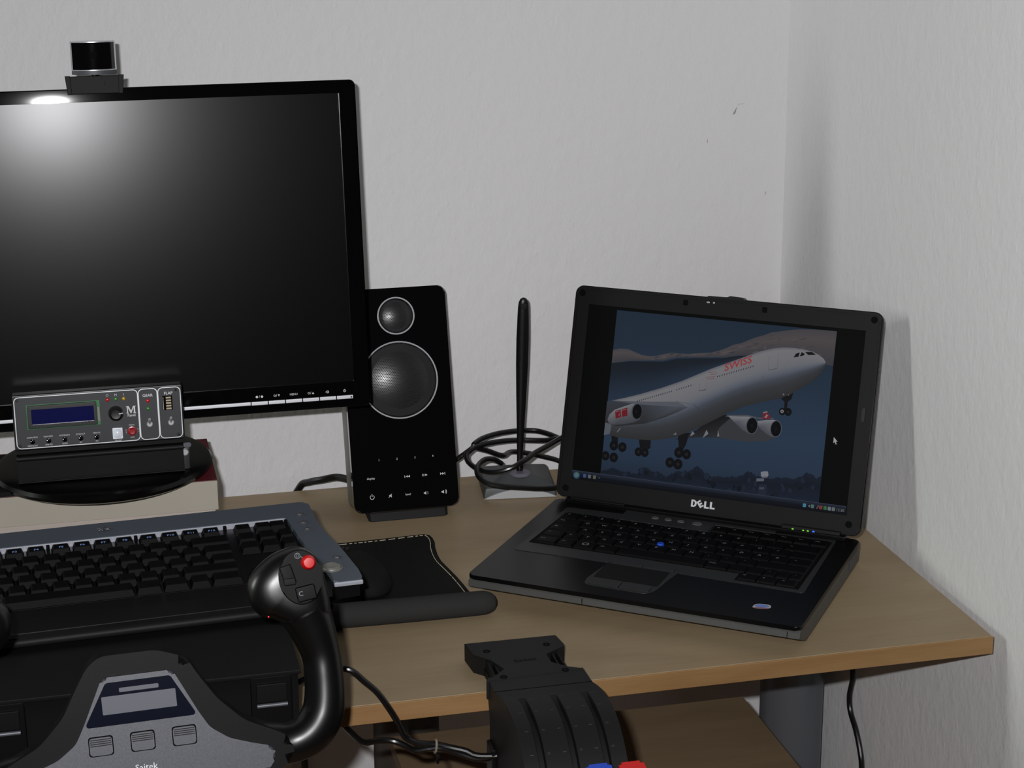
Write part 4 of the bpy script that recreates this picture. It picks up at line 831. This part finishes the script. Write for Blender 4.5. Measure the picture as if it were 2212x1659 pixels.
body = [(.0150, .0470), (-.0270, .0470), (-.0370, .0400), (-.0470, .0240), (-.0580, .0040), (-.0770, -.0150), (-.1000, -.0260), (-.112, -.0330), (-.112, -.050), (-.090, -.0600), (.090, -.0600), (.112, -.050), (.112, -.0330), (.1000, -.0260), (.0770, -.0150), (.0580, .0040), (.0450, .0240), (.0370, .0390)]
wput('centre_body', prism(nb(), rpoly(body, .006), -.0060, .036, 'y', .007, 4), 'yoke_black', angle=60)
sil = [(-.0268, .0312), (.0258, .0312), (.0425, -.0030), (.0500, -.0160), (.0640, -.0262), (.0820, -.0325), (.0960, -.0365), (.0985, -.0450), (.0900, -.0560), (-.0900, -.0560), (-.0985, -.0450), (-.0960, -.0365), (-.0820, -.0325), (-.0640, -.0262), (-.0500, -.0160), (-.0430, -.0030)]
pan2 = wput('silver_panel', prism(nb(), rpoly(sil, .004), -.0105, -.004, 'y', .0026, 4), 'silver', angle=60, label='silver front panel')
gl = wput('display_glass', prism(nb(), rpoly([(-.0245, .0272), (.0238, .0272), (.0402, -.0028), (.0392, -.0050), (-.0404, -.0050), (-.0414, -.0028)], .002), -.0114, -.0104, 'y', .0005), 'glass')
put('display_window', prism(nb(), rrect(-.0148, .0146, .0192, .0224, .0008), -.0117, -.0113, 'y'), 'lcd_grey', gl, label='small grey display strip')
put('display_window', prism(nb(), rpoly([(-.0284, .0170), (.0268, .0170), (.0270, .0034), (-.0282, .0034)], .0008), -.0117, -.0113, 'y'), 'lcd_grey', gl, label='large grey display window')
for x in (-.0318, -.0008, .0303):
    wput('button_surround', prism(nb(), rrect(x - .0092, x + .0092, -.0270, -.0120, .0022), -.0108, -.0100, 'y', .0002), 'void')
    k = wput('timer_button', prism(nb(), rrect(x - .0084, x + .0084, -.0262, -.0128, .0018), -.0120, -.0102, 'y', .0005), 'silver')
    b = nb()
    for j in range(4): box(b, x - .0078, x + .0078, -.0126, -.0119, -.0146 - j * .0015, -.0140 - j * .0015)
    put('grip_lines', b, 'dark_grey', k)
b = nb(); text(b, 'Saitek', .0070, up_at(.0000, -.0107, -.0395)); wput('maker_lettering', b, 'silver_btn', recalc=False)
cw = [(-.660, -.55, .755), (-.640, -.58, .778), (-.613, -.595, .789), (-.5975, -.597, .7765), (-.5865, -.598, .7648), (-.577, -.598, .749), (-.569, -.596, .733), (-.5635, -.594, .719), (-.555, -.594, .7125), (-.545, -.594, .7095), (-.536, -.594, .7080), (-.524, -.596, .7045), (-.511, -.60, .7015), (-.501, -.605, .698), (-.480, -.612, .699)]
yput('cable', tube(nb(), cw, .0027, 10), 'cable')

# ------------------------------------------------------------------ throttle quadrant
TT = T((-.442, -.58, DZ)); ti = (.442, .58, -DZ)
th = thing('throttle_quadrant', 'black three-lever throttle quadrant hooked over the desk front edge', 'throttle', mtx=TT)
def tput(n, bm, m, **k): return put(n, bm, m, th, ti, **k)
face = [(-.5772, .7575), (-.6070, .7578), (-.6230, .7622), (-.6391, .7655), (-.6550, .7664), (-.6690, .7655), (-.6812, .7632), (-.6925, .7585), (-.7018, .7522), (-.7110, .7440), (-.7183, .7353), (-.7255, .7230), (-.7300, .7080), (-.7320, .6900), (-.7310, .6600)]
def inset(P, d, k0):
    o_ = []
    for i, p in enumerate(P):
        if i < k0: o_.append(p); continue
        a = P[max(i - 1, 0)]; c = P[min(i + 1, len(P) - 1)]; tx, tz = c[0] - a[0], c[1] - a[1]; L_ = math.hypot(tx, tz); o_.append((p[0] - tz / L_ * -d if False else p[0] + (-tz) / L_ * d, p[1] + tx / L_ * d))
    return o_
back = [(-.5830, .62), (-.5840, .69), (-.5850, .7215), (-.5785, .7400)]
def tsec(b, x0, x1, P, bev=0): prism(b, P + [(-.70, .62)] + back, x0, x1, 'x', bev)
b = nb(); fi = face[:4] + [(face[3][0] - .0005, face[3][1])] + inset(face, .008, 4)[4:]
for x0, x1, P in ((-.4856, -.4731, face), (-.4731, -.4668, fi), (-.4668, -.4456, face), (-.4456, -.4394, fi), (-.4394, -.4187, face), (-.4187, -.4124, fi), (-.4124, -.3988, face)): tsec(b, x0, x1, P)
body_t = tput('body', b, 'dark_grey', angle=40)
tput('slot_floor', box(nb(), -.484, -.400, -.7215, -.66, .625, .70), 'void')
tput('joint_line', box(nb(), -.4858, -.3986, -.6078, -.6068, .7572, .7582), 'void')
pl_ = [(-.4905, -.5026), (-.4047, -.5040), (-.4022, -.5250), (-.4030, -.5300), (-.4240, -.5420), (-.4240, -.5600), (-.4120, -.5730), (-.4060, -.5745), (-.3990, -.5790), (-.3988, -.5800), (-.4856, -.5850), (-.4880, -.5835), (-.4780, -.5755), (-.4665, -.5640), (-.4740, -.5430), (-.4880, -.5290)]
tput('mounting_plate', prism(nb(), pl_, .7402, .7580, 'z', .0012), 'dark_grey')
tput('mounting_web', box(nb(), -.4800, -.4075, -.5760, -.5200, .7402, .7480, .001), 'black_matte')
for x in (-.4725, -.4776, -.4170, -.4118): tput('plate_rail', box(nb(), x - .0009, x + .0009, -.5740, -.5290, .7450, .7562, .0003), 'black_matte')
for x, y in ((-.4745, -.5240), (-.4182, -.5227), (-.4715, -.5800), (-.4153, -.5785)): tput('screw', lathe(nb(), [(.0034, 0), (.0034, .0004), (.0012, .0004), (.0010, .0001), (0, .0001)], 16, T((x, y, .7578))), 'void')
b = nb(); text(b, 'Saitek', .0086, T((-.4448, -.5504, .7581)), sx=1.05); tput('maker_lettering', b, 'void', recalc=False)
tput('cable_port', box(nb(), -.4900, -.4850, -.6120, -.590, .675, .705, .0015), 'black_satin')
def surf(y_):
    for a, c in zip(face[:-1], face[1:]):
        if c[0] <= y_ <= a[0]:
            t_ = (y_ - a[0]) / (c[0] - a[0]); ang = math.atan2(c[1] - a[1], c[0] - a[0]); return (a[1] + (c[1] - a[1]) * t_, math.atan2(c[1] - a[1], a[0] - c[0]))
b = nb()
for xs in (-.4700, -.4425, -.4155):
    for y_, s in ((-.6440, '100%'), (-.6663, '80'), (-.6894, '50'), (-.7072, '20')):
        z_, an_ = surf(y_); Mq = T((xs, y_, z_)) @ Rx(-an_) @ T((0, 0, .0002))
        text(b, s, .0026, Mq @ T((.0072 if len(s) > 2 else .0066, 0, 0)))
        flat(b, [(-.0092, -.0003), (-.0060, -.0003), (-.0060, .0003), (-.0092, .0003)], Mq)
tput('scale_marks', b, 'dim_print', recalc=False)
for xs, kx, c, l, y_, z_ in ((-.4700, -.4640, 'black_satin', 'black', -.770, .706), (-.4425, -.4365, 'blue', 'blue', -.7655, .7525), (-.4155, -.4095, 'red', 'red', -.7655, .7510)):
    a_ = math.atan2(.69 - z_, -.64 - y_)
    lv = tput('lever', tube(nb(), [(xs, -.69, .70), (xs, y_ + .012, z_ - .010)], .0022, 8, 1), 'black_satin')
    kn = put('knob', prism(nb(), rrect(-.0104, .0104, -.0100, .0100, .0030), -.0095, .0095, 'z', .0028, 3, T((kx, y_, z_ - .003)) @ Rx(rad(12))), c, lv, label=l + ' lever knob')
c2 = [(-.488, -.600, .692), (-.501, -.600, .6925), (-.517, -.597, .6985), (-.533, -.596, .7050), (-.543, -.594, .7045), (-.555, -.594, .7045), (-.564, -.594, .7105), (-.574, -.592, .7150), (-.586, -.585, .7130), (-.597, -.575, .7080), (-.606, -.555, .7100), (-.615, -.520, .7100), (-.63, -.48, .7070)]
tput('cable', tube(nb(), c2, .0028, 10), 'cable')
tie = thing('twist_tie', 'short grey wire twist tie holding the two cables together', 'cable tie', (-.5365, -.595, .7065))
put('loop', tube(nb(), [(.0008 * math.cos(a), .0044 * math.sin(a) , .0058 * math.cos(a)) for a in [2 * math.pi * i / 10 for i in range(10)]], .0011, 8, 3, True), 'tie', tie)
put('twisted_ends', tube(nb(), [(0, -.004, -.004), (.0012, -.006, -.0075), (-.0004, -.0065, -.0105), (.001, -.0065, -.013)], .0013, 8), 'cable', tie)

# ------------------------------------------------------------------ mouse pad and mouse
pd = thing('mouse_pad', 'black mouse pad with pale stitched border and grey padded wrist roll', 'mouse pad', (-.53, -.28, DZ))
pi_ = (.53, .28, -DZ)
edge = [(-.640, -.1880), (-.5603, -.1870), (-.5205, -.1858), (-.4680, -.1818), (-.4622, -.1862), (-.4606, -.1960), (-.4612, -.2100), (-.4636, -.2242), (-.4652, -.2454), (-.4649, -.2637), (-.4619, -.2823), (-.4581, -.3065), (-.4554, -.3300), (-.4530, -.3569), (-.4500, -.395), (-.640, -.395)]
put('mat', prism(nb(), edge, DZ, DZ + .0035, 'z', .001, 2), 'pad', pd, pi_)
b = nb(); inner = [(-.640, -.1935), (-.5603, -.1925), (-.5205, -.1913), (-.4715, -.1875), (-.4675, -.1895), (-.4655, -.1960), (-.4662, -.2110), (-.4686, -.2242), (-.4702, -.2454), (-.4698, -.2640), (-.4668, -.2833), (-.4631, -.3068), (-.4604, -.3300), (-.4580, -.3569), (-.4565, -.375)]
P = cr([(a, c, DZ + .0039) for a, c in inner], 16); acc = 0
for a, c in zip(P[:-1], P[1:]):
    L_ = (c - a).length
    if acc % .0052 < .0032: tube(b, [a - (c - a) * .05, c], .00045, 5, 1)
    acc += L_
put('stitching', b, 'thread', pd, pi_, kind='stuff')
rl = [(-.640, -.3985, .7525, .0122), (-.59, -.3997, .7525, .0122), (-.52, -.4015, .7525, .0122), (-.460, -.4022, .7525, .0120), (-.4475, -.4026, .7525, .0112), (-.4405, -.4029, .7525, .0080), (-.4378, -.403, .7525, .0030)]
put('wrist_roll', tube(nb(), rl, 0, 20, 5), 'pad_roll', pd, pi_, label='grey padded wrist roll')
b = nb(); text(b, 'ly', .011, T((-.556, -.2025, DZ + .0038)), sx=1.2); put('print_mark', b, 'dim_print', pd, pi_, recalc=False)
ms = thing('computer_mouse', 'black computer mouse on the black pad under the keyboard corner', 'mouse', (-.556, -.300, DZ + .0035), (0, 0, rad(8)))
b = nb(); t_ = nb(); bmesh.ops.create_uvsphere(t_, u_segments=28, v_segments=16, radius=1)
for v in t_.verts:
    x, y_, z_ = v.co; z_ = max(z_, -.15); v.co = (x * (.031 - .004 * math.cos(y_ * 2.2)), y_ * .056, .004 + (z_ + .15) * .021 * (1 - .18 * y_))
merge(b, t_); put('shell', b, 'pad', ms, angle=80)
put('scroll_wheel', lathe(nb(), [(.007, -.003), (.0078, 0), (.007, .003)], 20, T((0, .030, .017)) @ Ry(math.pi / 2)), 'pad', ms)
put('side_panel', prism(nb(), rpoly([(-.032, -.040), (-.026, -.048), (-.024, -.030), (-.028, -.018)], .002), .006, .018, 'z', .001), 'kb_silver', ms, label='silver-grey side panel')

# ------------------------------------------------------------------ power cord
pc_ = thing('power_cord', 'thin black cord hanging beside the wall under the desk corner', 'cord', (.008, -.205, .70))
hp = [(.008, -.235, .710), (.008, -.248, .62), (.008, -.2556, .5557), (.008, -.2555, .5477), (.008, -.2498, .5273), (.008, -.2538, .5096), (.008, -.2717, .4934), (.008, -.2858, .4738), (.008, -.2917, .4568), (.008, -.298, .41), (.008, -.30, .33), (.008, -.28, .15), (.006, -.27, .012)]
put('cord', tube(nb(), [(a - .008, c + .205, d - .70) for a, c, d in hp], .0031, 10), 'cable', pc_)
